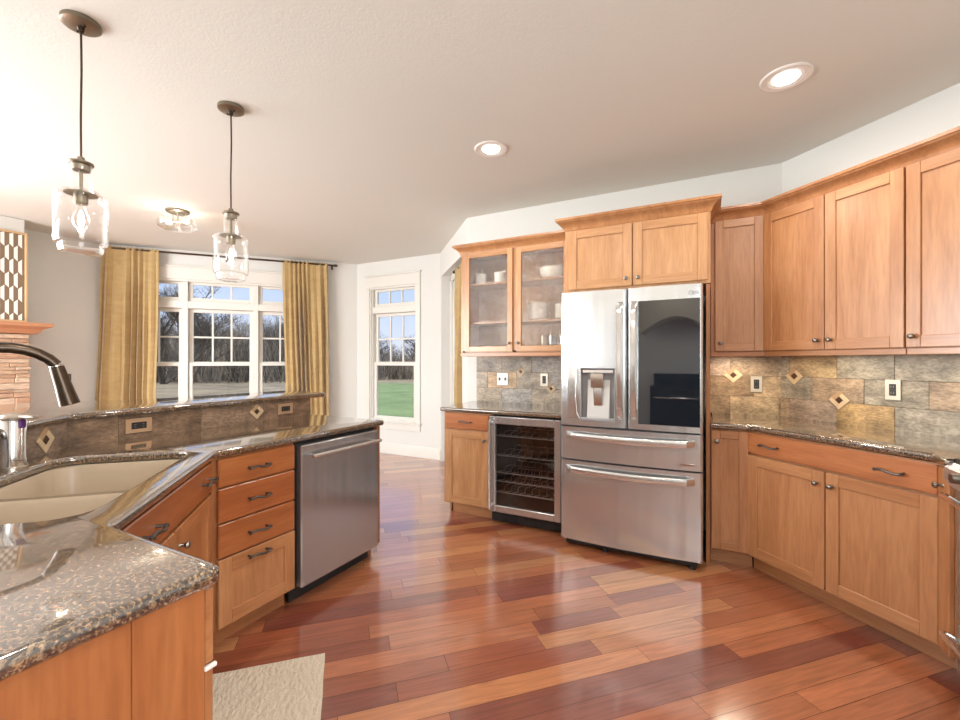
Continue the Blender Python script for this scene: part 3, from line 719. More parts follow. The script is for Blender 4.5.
# countertop right
fx = BE[0]-.03
pts = [(.03, 3.14), (.242-.0124, 3.14), (BE[0]-.030, BE[1]+.0124), (BE[0]-.030, RY+.004), (1.555, RY+.004), (1.555, 2.706), (.486, 3.777), (.03, 3.777)]
o = slab('countertop', [round_poly(pts, [.004, .01, .01, .004, .004, .004, .004, .004])], .879, .914, .013, 'granite'); tag(o, 'brown speckled granite countertop bending along the right wall beneath the slate backsplash', 'countertop')
# --- range at the right edge
t = thing('kitchen_range', (RX, RY, 0), R(-90), 'stainless slide-in range at the right edge, only its towel-bar handles showing', 'range')
bm = NB(); box(bm, .0, .76, .03, .62, .05, .90, .004); ob('body', bm, 'steel', t)
bm = NB(); box(bm, 0, .76, -.01, .62, .90, .922, .006); ob('cooktop', bm, 'black_gloss', t)
bm = NB(); extr(bm, [(.03, .80), (-.01, .80), (-.035, .84), (-.035, .885), (-.01, .905), (.03, .905)], .0, .76); c = ob('control_panel', bm, 'steel', t)
for i in range(5): bm = NB(); lathe(bm, [(0, 0), (.02, 0), (.018, .025), (0, .025)], seg=16, M=Matrix.Translation((.12+i*.13, -.034, .862)) @ Matrix.Rotation(R(90), 4, 'X')); ob('knob', bm, 'knob_metal', c)
def towel_bar(z, mat='chrome'):
    bm = NB(); x0, x1 = .02, .74; pts = [(x0, 0, z-.03), (x0, -.03, z-.008), (x0+.006, -.048, z), (x0+.03, -.056, z), ((x0+x1)/2, -.060, z), (x1-.03, -.056, z), (x1-.006, -.048, z), (x1, -.03, z-.008), (x1, 0, z-.03)]
    tube(bm, pts, .0105, 10); return bm
bm = NB(); box(bm, .004, .756, .0, .03, .28, .795, .008); d = ob('oven_door', bm, 'steel', t); ob('handle', towel_bar(.775), 'chrome', d); bm = NB(); box(bm, .12, .64, -.004, .0, .36, .66, .002); ob('window', bm, 'dark_glass', d)
bm = NB(); box(bm, .004, .756, .0, .03, .06, .27, .008); d = ob('drawer', bm, 'steel', t); ob('handle', towel_bar(.225), 'chrome', d)

# ------------------------------------------------------------------ backsplash
SLATE = [tuple(q*.84 for q in c_) for c_ in [(.44, .33, .19), (.36, .32, .25), (.52, .34, .17), (.40, .37, .32), (.56, .38, .18), (.32, .28, .22), (.46, .36, .28), (.52, .39, .24), (.40, .28, .17), (.40, .36, .29), (.48, .36, .25), (.58, .41, .20)]]
def tiles(bm, x0, x1, z0, z1, th=.010, tw=.305, hh=.152, off=0, seed=1, pal=SLATE, jit=.0012, zstart=None):
    rn = random.Random(seed); row = 0; z = z0 if zstart is None else zstart
    while z < z1-.005:
        zt = min(z+hh, z1); x = x0-((off+row*tw/2) % tw)
        while x < x1-.002:
            a, b = max(x, x0), min(x+tw, x1)
            if b-a > .01 and zt-max(z, z0) > .004:
                s = rn.uniform(.9, 1.12); c = tuple(q*s for q in rn.choice(pal)); g = .0010; d = rn.uniform(0, .003)
                box(bm, a+g, b-g, -th-d, 0, max(z, z0)+g, zt-g, .0012, 0, c)
            x += tw
        z += hh; row += 1
    box(bm, x0, x1, -.006, 0, z0, z1, 0, 1)
def accent(parent, x, z, s=.043, y=-.014):
    bm = NB(); M = Matrix.Translation((x, y, z)) @ Matrix.Rotation(R(45), 4, 'Y')
    box(bm, -s, s, -.001, .004, -s, s, .001, 1, M=M)
    for i in range(4):
        Mr = M @ Matrix.Rotation(R(90*i), 4, 'Y'); box(bm, -s, s*.42, -.004, .003, -s, -s*.42, .0015, (0, 1, 0, 0)[i], M=Mr)
    box(bm, -s*.36, s*.36, -.005, .003, -s*.36, s*.36, .002, 2, M=M); ob('accent_tile', bm, ['accent_light', 'accent_mid', 'accent_dark'], parent)
plain('grout', (.16, .13, .10), .9)
def splash(loc, rz, x0, x1, z0, z1, accs, label, seed, acs=.043, **k):
    t = thing('backsplash', loc, rz, label, 'backsplash'); bm = NB(); tiles(bm, x0, x1, z0, z1, seed=seed, **k); ob('slate_tiles', bm, ['slate', 'grout'], t)
    for x, z in accs: accent(t, x, z, acs)
    return t
GREY = [(.42, .36, .28), (.38, .35, .31), (.47, .35, .23), (.50, .35, .20), (.38, .32, .25), (.46, .38, .28), (.41, .38, .34)]
t0 = splash((-2.0, 3.778, 0), 0, .0, 1.055, .903, 1.384, [(.47, 1.21), (.765, 1.06)], 'slate tile backsplash between wine cooler counter and glass cabinet', 5, acs=.032, off=.03, pal=GREY, zstart=.90)
t1 = splash((.03, 3.778, 0), 0, .0, .455, .903, 1.374, [(.155, 1.205)], 'narrow slate backsplash section between refrigerator and wall corner', 3, off=.17, zstart=.895)
t2 = splash((.488, 3.775, 0), R(-45), .002, 1.50, .903, 1.374, [(.102, 1.205), (.389, 1.062)], 'slate tile backsplash with tan diamond accents on the angled corner wall', 12, off=.24, zstart=.895)
def outlet(loc, rz, label, horiz=False, double=False, mat='outlet_plate', toggles=False):
    t = thing('wall_outlet' if not toggles else 'light_switch', loc, rz, label, 'outlet' if not toggles else 'switch')
    w2, h2 = (.037, .059) if not double else (.0575, .059)
    if horiz: w2, h2 = h2, w2
    bm = NB(); box(bm, -w2, w2, -.006, 0, -h2, h2, .002); ob('plate', bm, mat, t)
    if toggles:
        for x in (-.03, .03): bm = NB(); box(bm, x-.006, x+.006, -.016, -.005, -.012, .014, .002); ob('toggle', bm, 'outlet_black', t)
    else:
        bm = NB(); a, b = (.034, .017) if horiz else (.017, .034); box(bm, -a, a, -.0085, -.004, -b, b, .002)
        for s in (-1, 1):
            for q in (-1, 1):
                if horiz: box(bm, s*.018-.004, s*.018+.004, -.0092, -.008, q*.006-.0008, q*.006+.0008, 0, 1)
                else: box(bm, q*.006-.0008, q*.006+.0008, -.0092, -.008, s*.018-.004, s*.018+.004, 0, 1)
        ob('socket', bm, ['outlet_black', 'grey_plastic'], t)
    return t
by_ = 3.778-.0135
outlet((-1.715, by_, 1.138), 0, 'white double light switch on the grey slate tiles left of the wine cooler wall', double=True, mat='outlet_white', toggles=True)
outlet((-1.30, by_, 1.14), 0, 'outlet with metal plate on the slate between white switch and refrigerator', mat='outlet_plate')
outlet((.333, by_, 1.14), 0, 'black outlet in beige metal plate nearest the refrigerator on the right backsplash')
s2 = .672; outlet((.488+s2*.70711-.0135*.70711, 3.775-s2*.70711-.0135*.70711, 1.145), R(-45), 'black outlet in cream metal plate at the right edge of the corner backsplash')
# under-cabinet lights
for loc, rz, L, lab in (((.353+.15*.70711+.1, 3.45-.15*.70711+.1, 1.338), R(-45), .42, 'slim lit strip lamp under the two-door corner wall cabinet'),
                        ((.08, 3.60, 1.338), 0, .22, 'slim strip lamp under the narrow wall cabinet by the refrigerator'),
                        ((.353+.80*.70711+.1, 3.45-.80*.70711+.1, 1.338), R(-45), .35, 'slim lit strip lamp under the rightmost wall cabinet')):
    t = thing('under_cabinet_light', loc, rz, lab, 'lamp'); bm = NB(); box(bm, 0, L, -.02, .03, .012, .036, .003); ob('housing', bm, 'white_paint', t)
    bm = NB(); box(bm, .01, L-.01, -.016, .026, .006, .012); ob('diffuser', bm, 'strip_glow', t)
    q_ = Matrix.Rotation(rz, 3, 'Z') @ Vector((L/2, .0, 0)); lamp('strip_lamp', 'AREA', (loc[0]+q_.x, loc[1]+q_.y, 1.342), (0, 0, rz), 2.0, (1, .86, .66), shape='RECTANGLE', size=L, size_y=.03)

# ------------------------------------------------------------------ island / peninsula
IX = -1.94
t = thing('base_cabinet', (IX, 1.150, 0), R(90), 'cherry drawer cabinet with four dark twisted pulls beside the dishwasher', 'cabinet')
carcass(t, .432, col=RED); 
drawer(t, .022, .425, .742, .868, (.21,), (.92, .66, .46)); drawer(t, .022, .425, .582, .735, (.21,), (.80, .50, .34)); drawer(t, .022, .425, .424, .575, (.21,), (.86, .58, .40))
shaker(t, .022, .425, .112, .417, None, (1.06, 1.0, .92), (.21, .386), name='drawer', fw=.062)
t = thing('dishwasher', (IX, 1.588, 0), R(90), 'stainless dishwasher with towel-bar handle at the end of the peninsula', 'dishwasher')
bm = NB(); box(bm, .012, .632, .01, .57, .10, .870, .002); box(bm, .012, .632, .06, .08, .0, .10, .002); ob('body', bm, 'black', t)
bm = NB(); box(bm, .016, .628, -.035, .01, .098, .858, .006); d = ob('door', bm, 'steel_dw', t)
bm = NB(); tube(bm, [(.05, -.082, .80), (.594, -.082, .80)], .011, 12); 
for x in (.075, .569): tube(bm, [(x, -.036, .80), (x, -.080, .80)], .008, 10)
ob('handle', bm, 'steel_handle', d)
t = thing('cabinet_panel', (IX, 2.226, 0), R(90), 'dark cherry end panel closing the peninsula beside the dishwasher', 'panel')
bm = NB(); box(bm, 0, .03, -.012, .62, .10, .876, .002); box(bm, 0, .03, .065, .62, 0, .10, .002); ob('board', bm, CHV, t, (.62, .55, .52))
# corner sink cabinet
SO = (-1.29, .49)
t = thing('base_cabinet', (SO[0], SO[1], 0), R(135), 'angled cherry sink cabinet with wide false drawer front in the peninsula corner', 'cabinet')
bm = NB(); L = .919; box(bm, .004, L-.004, .0, .018, .10, .70, .001); box(bm, .004, L-.004, 0, .018, .70, .875, .001, 1); box(bm, .01, .028, .018, .45, .10, .66); box(bm, L-.028, L-.01, .018, .45, .10, .66); ob('body', bm, CHV, t, RED)
bm = NB(); box(bm, -.02, L+.02, .072, .088, 0, .10, .001, 1); ob('toe_kick', bm, CHV, t, RED)
drawer(t, .012, L-.026, .742, .868, (.25, .80), (.78, .52, .36), name='false_front'); shaker(t, .012, .455, .112, .730, (.42, .665), WARM); shaker(t, .462, L-.026, .112, .730, (.50, .665), WARM)
# near arm
t = thing('base_cabinet', (-.86, .49, 0), R(180), 'cherry cabinet under the nearest counter corner, its plain end panel facing the room', 'cabinet')
bm = NB(); box(bm, .004, .428, .0, .60, .10, .875, .001); box(bm, .02, .42, .075, .6, 0, .10); ob('body', bm, CHV, t, RED)
bm = NB(); box(bm, -.012, .004, -.0, .1175, 0, .876, .0008, 0); box(bm, -.0118, .004, .1178, .60, 0, .876, .0015, 0); ob('end_panel', bm, CHV, t, (.90, .66, .46))
bm = NB(); box(bm, -.006, .42, -.021, -.002, .112, .715, .003); d = ob('door', bm, CHV, t, WARM); 
bm = NB(); box(bm, -.008, .42, -.021, -.002, .725, .868, .003, 1); d = ob('drawer', bm, CHV, t, WARM)
bm = NB(); box(bm, -.0155, -.008, -.0225, .0, .7165, .7245, .001); ob('latch', bm, 'outlet_white', t)

# counter with sink cut-out
def ts(t_, s_): return ((t_+s_)*.70711, (s_-t_)*.70711)
SL = -1.215*math.sqrt(2)      # x+y of the angled half wall
hole = [ts(a, b) for a, b in roundrect(-2.215, -1.36, -1.11, -.637, .085, 7)]
XW = -2.6; YC = SL-XW
front = [(-1.91, 2.285), (-1.91, 1.152), (-1.278, .52), (-.83, .52), (-.83, -.14), (SL+.14-.004, -.14), (XW-.010, YC+.006), (XW-.010, 2.285)]
outline = round_poly(front, [.02, .02, .018, .03, .01, .004, .004, .01])[::-1]
o = slab('countertop', [outline, hole[::-1]], .879, .914, .0135, 'granite'); tag(o, 'long brown granite peninsula countertop cut around the sink', 'countertop')
# sink
t = thing('kitchen_sink', (*ts(-1.7875, -.8735), .878), R(-45), 'beige double-bowl undermount sink in the corner counter', 'sink')
# local axes: x along t, y along s
HLn, HWd = .4275, .2365
def bowl_part(nm, x0, x1, depth, ztop=0):
    bm = NB(); y0, y1 = -HWd, HWd; r = .07
    rings = [(0, .0, 0), (0, .008, -.02), (0, .014, -depth*.6), (0, .03, -depth+.03), (0, .06, -depth)]
    tb = bmesh.new(); prev = None
    for _, ins, z in rings:
        ring = [tb.verts.new((x, y, z+ztop*0)) for x, y in roundrect(x0+ins, x1-ins, y0+ins, y1-ins, max(.02, r-ins*.6), 6)]
        if prev:
            k = len(ring)
            for j in range(k): tb.faces.new((prev[j], prev[(j+1) % k], ring[(j+1) % k], ring[j]))
        prev = ring
    tb.faces.new(prev); bmesh.ops.recalc_face_normals(tb, faces=tb.faces)
    for f_ in tb.faces: f_.normal_flip()
    merge(bm, tb); return ob(nm, bm, 'sink_composite', t)
b1 = bowl_part('bowl', -HLn-.004, .050, .21); b2 = bowl_part('bowl', .082, HLn+.004, .21)
for b_, x in ((b1, -.19), (b2, .25)): bm = NB(); lathe(bm, [(0, 0), (.045, 0), (.045, .003), (.03, .005), (0, .001)], (x, 0, -.209)); ob('drain', bm, 'chrome', b_)
bm = NB(); outer = roundrect(-HLn-.03, HLn+.03, -HWd-.03, HWd+.03, .09, 6)
# rim: flat flange made as ring + divider
tb = bmesh.new(); inn = roundrect(-HLn-.004, HLn+.004, -HWd, HWd, .085, 6)
va = [tb.verts.new((x, y, -.001)) for x, y in outer]; vb = [tb.verts.new((x, y, -.001)) for x, y in inn]; k = len(va)
for j in range(k): tb.faces.new((va[j], va[(j+1) % k], vb[(j+1) % k], vb[j]))
bmesh.ops.recalc_face_normals(tb, faces=tb.faces); merge(bm, tb)
box(bm, .046, .086, -HWd+.004, HWd-.004, -.19, -.022, .009); ob('rim', bm, 'sink_composite', t)
# faucet
fb = ts(-1.72, -1.165); tip = ts(-1.865, -.92)
dv = Vector((tip[0]-fb[0], tip[1]-fb[1])); dist = dv.length; dn = dv.normalized()
t = thing('kitchen_faucet', (fb[0], fb[1], .914), math.atan2(dn.y, dn.x), 'oil-rubbed bronze gooseneck faucet arching over the sink from the left', 'faucet')
r = .105; pts = [(0, 0, .04), (0, 0, .24)]; cz = .335
pts = [(0, 0, .02), (0, 0, .12), (0, 0, .22), (.0, 0, cz-.02)]
rr = dist/2-.004
for i in range(1, 12):
    a = PI-PI*i/12*.93; pts.append((rr+rr*math.cos(a), 0, cz+.105*math.sin(a)))
lx, lz = pts[-1][0], pts[-1][2]
bm = NB(); tube(bm, pts, .0175, 16); ob('neck', bm, 'bronze', t)
bm = NB(); ex = Vector((dist+.012-lx, 0, .245-lz)); tube(bm, [(lx, 0, lz), (lx+ex.x*.12, 0, lz+ex.z*.12), (lx+ex.x*.5, 0, lz+ex.z*.5), (lx+ex.x, 0, lz+ex.z)], [.0185, .020, .023, .028], 18); sh = ob('spray_head', bm, 'bronze', t)
bm = NB(); tube(bm, [(lx+ex.x*.005, 0, lz+ex.z*.005), (lx+ex.x*.03, 0, lz+ex.z*.03)], .0195, 18); ob('ring', bm, 'chrome', sh)
bm = NB(); box(bm, lx+ex.x*.3+.018, lx+ex.x*.3+.027, -.006, .006, lz+ex.z*.42, lz+ex.z*.22, .003); ob('button', bm, 'bronze', sh)
bm = NB(); lathe(bm, [(0, 0), (.03, 0), (.03, .006), (.023, .014), (.021, .11), (.016, .13), (0, .13)], seg=24); ob('base', bm, 'bronze', t)
bm = NB(); tube(bm, [(0, .02, .08), (0, .045, .09), (.01, .10, .115)], [.009, .008, .006], 10); ob('lever', bm, 'bronze', t)
# sensor soap pump
sp = ts(-2.035, -1.16)
t = thing('soap_dispenser', (sp[0], sp[1], .914), R(24), 'polished steel soap dispenser with overhanging lid behind the sink, at the left edge', 'soap dispenser')
bm = NB(); lathe(bm, [(0, .008), (.039, .008), (.0385, .175), (.036, .182), (0, .182)], seg=32); ob('body', bm, 'chrome', t)
bm = NB(); lathe(bm, [(0, 0), (.042, 0), (.042, .008), (.039, .012), (0, .012)], seg=32); ob('base_ring', bm, 'nickel', t)
bm = NB(); lathe(bm, [(0, .182), (.043, .182), (.044, .190), (.036, .200), (.015, .205), (0, .205)], seg=32); box(bm, .0, .092, -.016, .016, .184, .197, .005); lid = ob('lid', bm, 'nickel', t)
bm = NB(); box(bm, .030, .043, -.012, .012, .150, .181, .004); ob('sensor', bm, 'purple', t)

# half wall, bar top and its tile
bm = NB(); th = .11; o2 = -(1.215+th)*math.sqrt(2)
q = [(XW-.012, 2.27), (XW-.012, YC-.005), (SL+.14-.02, -.14), (o2+.14, -.14), (XW-th, o2-XW+th), (XW-th, 2.27)]
prism(bm, q, 0, 1.034); o = ob('wall_bar', bm, 'wall'); tag(o, kind='structure')
BARP = [(.27, .175, .11), (.24, .155, .10), (.29, .20, .135), (.22, .155, .11), (.25, .185, .14)]
t = thing('backsplash', (XW-.0105, YC+.003, 0), R(90), 'low brown slate strip below the raised bar, dishwasher side', 'backsplash')
bm = NB(); tiles(bm, .0, 2.27-YC-.003, .903, 1.036, th=.008, tw=.40, hh=.2, off=.2, seed=4, pal=BARP); ob('slate_tiles', bm, ['slate', 'grout'], t)
accent(t, 1.83-YC, .980, .036)
outlet((XW+.0025, 1.17, .978), R(90), 'horizontal outlet with copper-toned plate in the bar tile behind the sink corner', horiz=True, mat='copper_plate')
outlet((XW+.0025, 2.05, .978), R(90), 'horizontal outlet with copper-toned plate in the bar tile near the peninsula end', horiz=True, mat='copper_plate')
t = thing('backsplash', (SL+.14, -.14, 0), R(135), 'low brown slate strip behind the sink, with one large diamond', 'backsplash')
Lb = math.hypot(XW-(SL+.14), YC+.14); bm = NB(); tiles(bm, 0, Lb-.008, .903, 1.036, th=.008, tw=.40, hh=.2, off=.1, seed=9, pal=BARP); ob('slate_tiles', bm, ['slate', 'grout'], t)
accent(t, Lb-.165, .977, .040)
bar = [(XW+.03, 2.40), (XW+.03, YC+.0124), (SL+.14+.04, -.15), (SL-.30, -.62), (-3.34, .58), (-3.50, .95), (-3.36, 1.20), (-3.12, 1.42), (-3.05, 2.40)]
o = slab('bar_top', [round_poly(bar, [.03, .02, .01, .02, .15, .15, .12, .2, .03], 6)[::-1]], 1.036, 1.070, .0145, 'granite'); tag(o, 'raised dark granite bar top along the back of the peninsula', 'countertop')

# rug
rc = Vector((-1.503, 1.392)); e1 = Vector((-.70711, -.70711)); e2 = Vector((.70711, -.70711))
t = thing('kitchen_rug', (rc.x, rc.y, 0), R(-45), 'cream textured mat on the floor before the sink cabinet', 'rug')
bm = NB(); nx, ny = 30, 14; Lx, Ly = .86, .455
def rz_(x, y): return .010+.0018*math.sin(x*60)*math.sin(y*70)
g = [[bm.verts.new((x/nx*Lx+.001*math.sin(y*1.3), -y/ny*Ly+.001*math.sin(x*.9), rz_(x/nx*Lx, y/ny*Ly))) for x in range(nx+1)] for y in range(ny+1)]
for y in range(ny):
    for x in range(nx): bm.faces.new((g[y][x], g[y+1][x], g[y+1][x+1], g[y][x+1]))
lo = bmesh.ops.extrude_face_region(bm, geom=list(bm.faces))
for v in [v for v in lo['geom'] if isinstance(v, bmesh.types.BMVert)]: v.co.z = .001
bmesh.ops.recalc_face_normals(bm, faces=bm.faces); ob('mat', bm, 'rug_cream', t)

# ------------------------------------------------------------------ ceiling lights
def can(x, y, label, group=None):
    t = thing('recessed_light', (x, y, H), 0, label, 'ceiling light', group)
    bm = NB(); lathe(bm, [(.078, .004), (.080, -.006), (.105, -.008), (.112, -.004), (.113, .0), (.08, .004)], seg=40); ob('trim_ring', bm, 'white_paint', t)
    bm = NB(); lathe(bm, [(.079, -.004), (.06, .0), (0, .0)][::-1], seg=32, c=(0, 0, -.001)); ob('reflector', bm, 'outlet_white', t)
    bm = NB(); lathe(bm, [(0, -.012), (.052, -.010), (.06, -.003), (.06, -.001)], seg=32); ob('lens', bm, 'can_glow', t)
    lamp('can_lamp', 'AREA', (x, y, H-.02), (0, 0, 0), CAN_W, (1, .93, .84), shape='DISK', size=.14)
can(.360, 2.650, 'recessed ceiling light at upper right, nearer of the two'); can(-1.283, 2.625, 'recessed ceiling light at the middle of the ceiling, farther of the two')
for x, y in ((-.9, .6), (.5, .6), (-.4, -1.0), (-4.8, .2), (-3.2, -1.0)): can(x, y, 'recessed ceiling light outside the frame', 'recessed lights behind the camera')
def bulb(parent, z, s=1.0, x=0, y=0, nm='bulb'):
    bm = NB(); lathe(bm, [(0, -.11*s), (.012*s, -.107*s), (.026*s, -.09*s), (.030*s, -.07*s), (.026*s, -.048*s), (.014*s, -.02*s), (.013*s, 0), (0, 0)], (x, y, z), 18); b = ob(nm, bm, 'shade_glass', parent)
    bm = NB(); lathe(bm, [(0, -.085*s), (.008*s, -.078*s), (.009*s, -.045*s), (.004*s, -.03*s), (0, -.025*s)], (x, y, z), 12); ob('filament', bm, 'bulb_glow', b)
def pendant(x, y, label):
    t = thing('pendant_light', (x, y, H), 0, label, 'pendant light')
    bm = NB(); lathe(bm, [(0, -.024), (.056, -.022), (.067, -.016), (.067, 0), (0, 0)], seg=36); ob('canopy', bm, 'canopy_bronze', t)
    bm = NB(); lathe(bm, [(0, -.045), (.010, -.042), (.012, -.027), (0, -.027)], seg=14); ob('strain_relief', bm, 'bronze', t)
    for sx_ in (-.03, .03): bm = NB(); lathe(bm, [(0, -.034), (.005, -.033), (.005, -.027), (0, -.027)], (sx_, 0, 0), 10); ob('screw', bm, 'bronze', t)
    bm = NB(); tube(bm, [(0, 0, -.04), (.002, .001, -.2), (-.002, 0, -.4), (0, 0, -.575)], .0042, 8); ob('cord', bm, 'bronze', t)
    bm = NB(); lathe(bm, [(0, -.57), (.012, -.572), (.014, -.588), (.042, -.594), (.043, -.600), (.040, -.604), (.032, -.606), (.030, -.628), (0, -.630)], seg=30); ob('cap', bm, 'canopy_bronze', t)
    bm = NB(); tube(bm, [(0, 0, -.625), (0, 0, -.725)], .0065, 10); lathe(bm, [(0, -.718), (.055, -.724), (.056, -.728), (0, -.728)], seg=36); lathe(bm, [(0, -.728), (.024, -.728), (.023, -.765), (.019, -.770), (0, -.770)], seg=20); ob('socket', bm, 'canopy_bronze', t)
    bm = NB(); o_ = [(.036, -.605), (.036, -.700), (.042, -.712), (.070, -.720), (.085, -.736), (.088, -.758), (.088, -.925), (.085, -.937), (.074, -.942), (.074, -.962), (.069, -.974), (.04, -.980), (0, -.983)]
    inn = [(r_-.003 if r_ > .003 else 0, z_+.003) for r_, z_ in o_[::-1]]; lathe(bm, o_+inn, seg=40); o = ob('shade', bm, 'shade_glass', t); tag(o, 'clear glass bottle-shaped shade')
    bulb(t, -.768, 1.0)
    lamp('bulb_lamp', 'POINT', (x, y, H-.83), (0, 0, 0), 2, (1, .84, .64), shadow_soft_size=.012)
pendant(-2.336, .843, 'clear glass pendant light over the bar, nearest the camera, upper left')
pendant(-2.374, 1.518, 'clear glass pendant light hanging in front of the large window')
t = thing('flush_mount_light', (-4.46, 2.33, H), R(20), 'small flush-mount ceiling light with clear glass bowl and two bulbs', 'ceiling light')
bm = NB(); lathe(bm, [(0, -.022), (.085, -.022), (.098, -.014), (.098, 0), (0, 0)], seg=30); ob('canopy', bm, 'canopy_bronze', t)
bm = NB(); tube(bm, [(0, 0, -.02), (0, 0, -.12)], .008, 10); tube(bm, [(-.07, 0, -.10), (.07, 0, -.10)], .009, 10); tube(bm, [(.07, .02, -.02), (.07, .02, -.085)], .004, 8); tube(bm, [(-.07, .02, -.02), (-.07, .02, -.085)], .004, 8); ob('stem', bm, 'nickel', t)
bm = NB(); o_ = [(.11, -.075), (.15, -.09), (.168, -.125), (.160, -.155), (.12, -.178), (.06, -.188), (0, -.19)]; inn = [(max(0, a-.003), b+.003) for a, b in o_[::-1]]; lathe(bm, o_+inn, seg=36); ob('glass_bowl', bm, 'shade_glass', t)
for s in (-1, 1):
    bm = NB(); tb = bmesh.new(); bmesh.ops.create_uvsphere(tb, u_segments=14, v_segments=10, radius=.022)
    for v in tb.verts: v.co = Vector((v.co.x*1.4+s*.09, v.co.y, v.co.z-.105))
    merge(bm, tb); ob('bulb', bm, 'bulb_glow', t)
lamp('flush_lamp', 'POINT', (-4.46, 2.33, H-.14), (0, 0, 0), 4, (1, .84, .66), shadow_soft_size=.03)

# ------------------------------------------------------------------ curtains
def curtain(root, x0t, x1t, x0b, x1b, ztop, zbot, yoff, folds, seed, flare=0):
    rn = random.Random(seed); ph = rn.random()*6; bm = NB(); nx, nz = folds*10, 26; vs = []
    fr = [rn.uniform(.6, 1.5) for _ in range(folds+2)]; cum = [0]
    for f in fr: cum.append(cum[-1]+f)
    for k in range(nz+1):
        s = k/nz; z = ztop+(zbot-ztop)*s; row = []
        a = x0t+(x0b-x0t)*s**1.2; b = x1t+(x1b-x1t)*s**1.2; amp = .012+.032*min(1, s*3)
        for i in range(nx+1):
            u = i/nx; q = u*folds+.35*math.sin(u*7+ph)+.15*math.sin(s*3+u*4)
            y = yoff-amp*math.sin(2*PI*q)*(.7+.5*math.sin(u*11+ph))-.008*math.sin(s*9+u*15)
            zz = z
            if k == 0: zz = z+.022+.010*math.sin(u*nx*2.3)
            if k == 1: zz = ztop-.012
            row.append(bm.verts.new((a+(b-a)*u+.006*math.sin(2*PI*q*2), y-(.008 if k == 0 else 0), zz)))
        vs.append(row)
    for k in range(nz):
        for i in range(nx): bm.faces.new((vs[k][i], vs[k][i+1], vs[k+1][i+1], vs[k+1][i]))
    bmesh.ops.recalc_face_normals(bm, faces=bm.faces)
    o = ob('fabric', bm, 'gold_velvet', root); m = o.modifiers.new('t', 'SOLIDIFY'); m.thickness = .003; return o
loc, rz, L = wallframe(*WP['window'])
t = thing('curtain', loc, rz, 'gold velvet curtain on the left side of the large window', 'curtain'); curtain(t, .06, .62, -.05, .585, 2.675, .02, -.10, 8, 3)
t = thing('curtain', loc, rz, 'gold velvet curtain on the right side of the large window', 'curtain'); curtain(t, 2.03, 2.62, 2.10, 2.66, 2.675, .02, -.10, 9, 5)
t = thing('curtain_rod', loc, rz, 'dark metal curtain rod above the large window', 'curtain rod')
bm = NB(); tube(bm, [(.03, -.10, 2.678), (2.70, -.10, 2.678)], .012, 12); ob('rod', bm, 'bronze', t)
bm = NB(); tube(bm, [(2.70, -.10, 2.678), (2.705, -.10, 2.678), (2.735, -.10, 2.678), (2.75, -.1, 2.678)], [.014, .018, .018, .006], 12); ob('finial', bm, 'bronze', t)
for x in (.06, 1.35, 2.68): bm = NB(); tube(bm, [(x, 0, 2.66), (x, -.09, 2.66)], .006, 8); box(bm, x-.012, x+.012, -.006, 0, 2.63, 2.69, .001); ob('bracket', bm, 'bronze', t)
loc, rz, L = wallframe(*WP['patio'])
t = thing('curtain', loc, rz, 'gold curtain in the patio door recess, left of the glass-door cabinet', 'curtain'); curtain(t, .74, 1.235, .72, 1.235, 2.36, .02, .055, 6, 8)
t = thing('curtain_rod', loc, rz, 'short dark curtain rod in the patio door recess', 'curtain rod'); bm = NB(); tube(bm, [(.62, .055, 2.372), (1.24, .055, 2.372)], .010, 10); tube(bm, [(.60, .055, 2.372), (.605, .055, 2.372), (.625, .055, 2.372), (.63, .055, 2.372)], [.008, .02, .02, .01], 12); ob('rod', bm, 'bronze', t)
for i, x in enumerate((.68, 1.2)): bm = NB(); tube(bm, [(x, .055, 2.36), (x, .112, 2.36)], .005, 8); ob('bracket', bm, 'bronze', t)

# ------------------------------------------------------------------ fireplace
t = thing('fireplace', (-6.54, 0, 0), R(90), 'stacked tan stone fireplace with wooden mantel at the left edge', 'fireplace')
# local: x = world Y, y = -world X offset (front at negative y)
bm = NB(); box(bm, .24, 1.76, -.42, -.005, 0, 1.58); box(bm, .24, 1.76, -.42, -.005, 1.70, 2.735); ob('chimney_breast', bm, 'wall', t)
bm = NB(); rn = random.Random(2); z = 0; PALS = [(.50, .33, .22), (.58, .40, .27), (.62, .46, .33), (.46, .29, .19), (.55, .36, .24), (.66, .50, .37)]
def course(bm, x0, x1, place):
    x = x0
    while x < x1:
        ln = rn.uniform(.12, .38); b = min(x+ln, x1)
        if x1-b < .06: b = x1
        place(x, b); x = b
while z < 1.575:
    h = rn.choice((.03, .04, .05, .065)); zt = min(z+h, 1.578)
    if zt-z < .012: break
    def pf(a, b):
        c = rn.choice(PALS); d = rn.uniform(0, .022)
        e = .022+rn.uniform(0, .02) if b >= 1.76 else 0
        box(bm, a+.001, b-.002+e, -.445-d, -.418, z+.0015, zt-.0015, .004, 0, c)
    if z > .75 : course(bm, .24, 1.76, pf)
    else: course(bm, .24, .55, pf); course(bm, 1.30, 1.76, pf)
    def ps(a, b):
        c = rn.choice(PALS); d = rn.uniform(0, .02); box(bm, 1.76, 1.782+d, -a, -b+.002, z+.0015, zt-.0015, .004, 0, c)
    xx = .005
    while xx < .418:
        b = min(xx+rn.uniform(.1, .25), .418); box(bm, 1.76, 1.782+rn.uniform(0, .02), -b, -xx, z+.0015, zt-.0015, .004, 0, rn.choice(PALS)); xx = b
    z = zt
ob('stonework', bm, 'ledgestone', t)
bm = NB(); box(bm, .55, 1.30, -.425, -.40, .0, .75); ob('firebox', bm, 'black', t)
bm = NB(); prof = [(-.005, 1.585), (-.47, 1.585), (-.49, 1.60), (-.50, 1.625), (-.55, 1.65), (-.56, 1.66), (-.56, 1.695), (-.005, 1.695)]
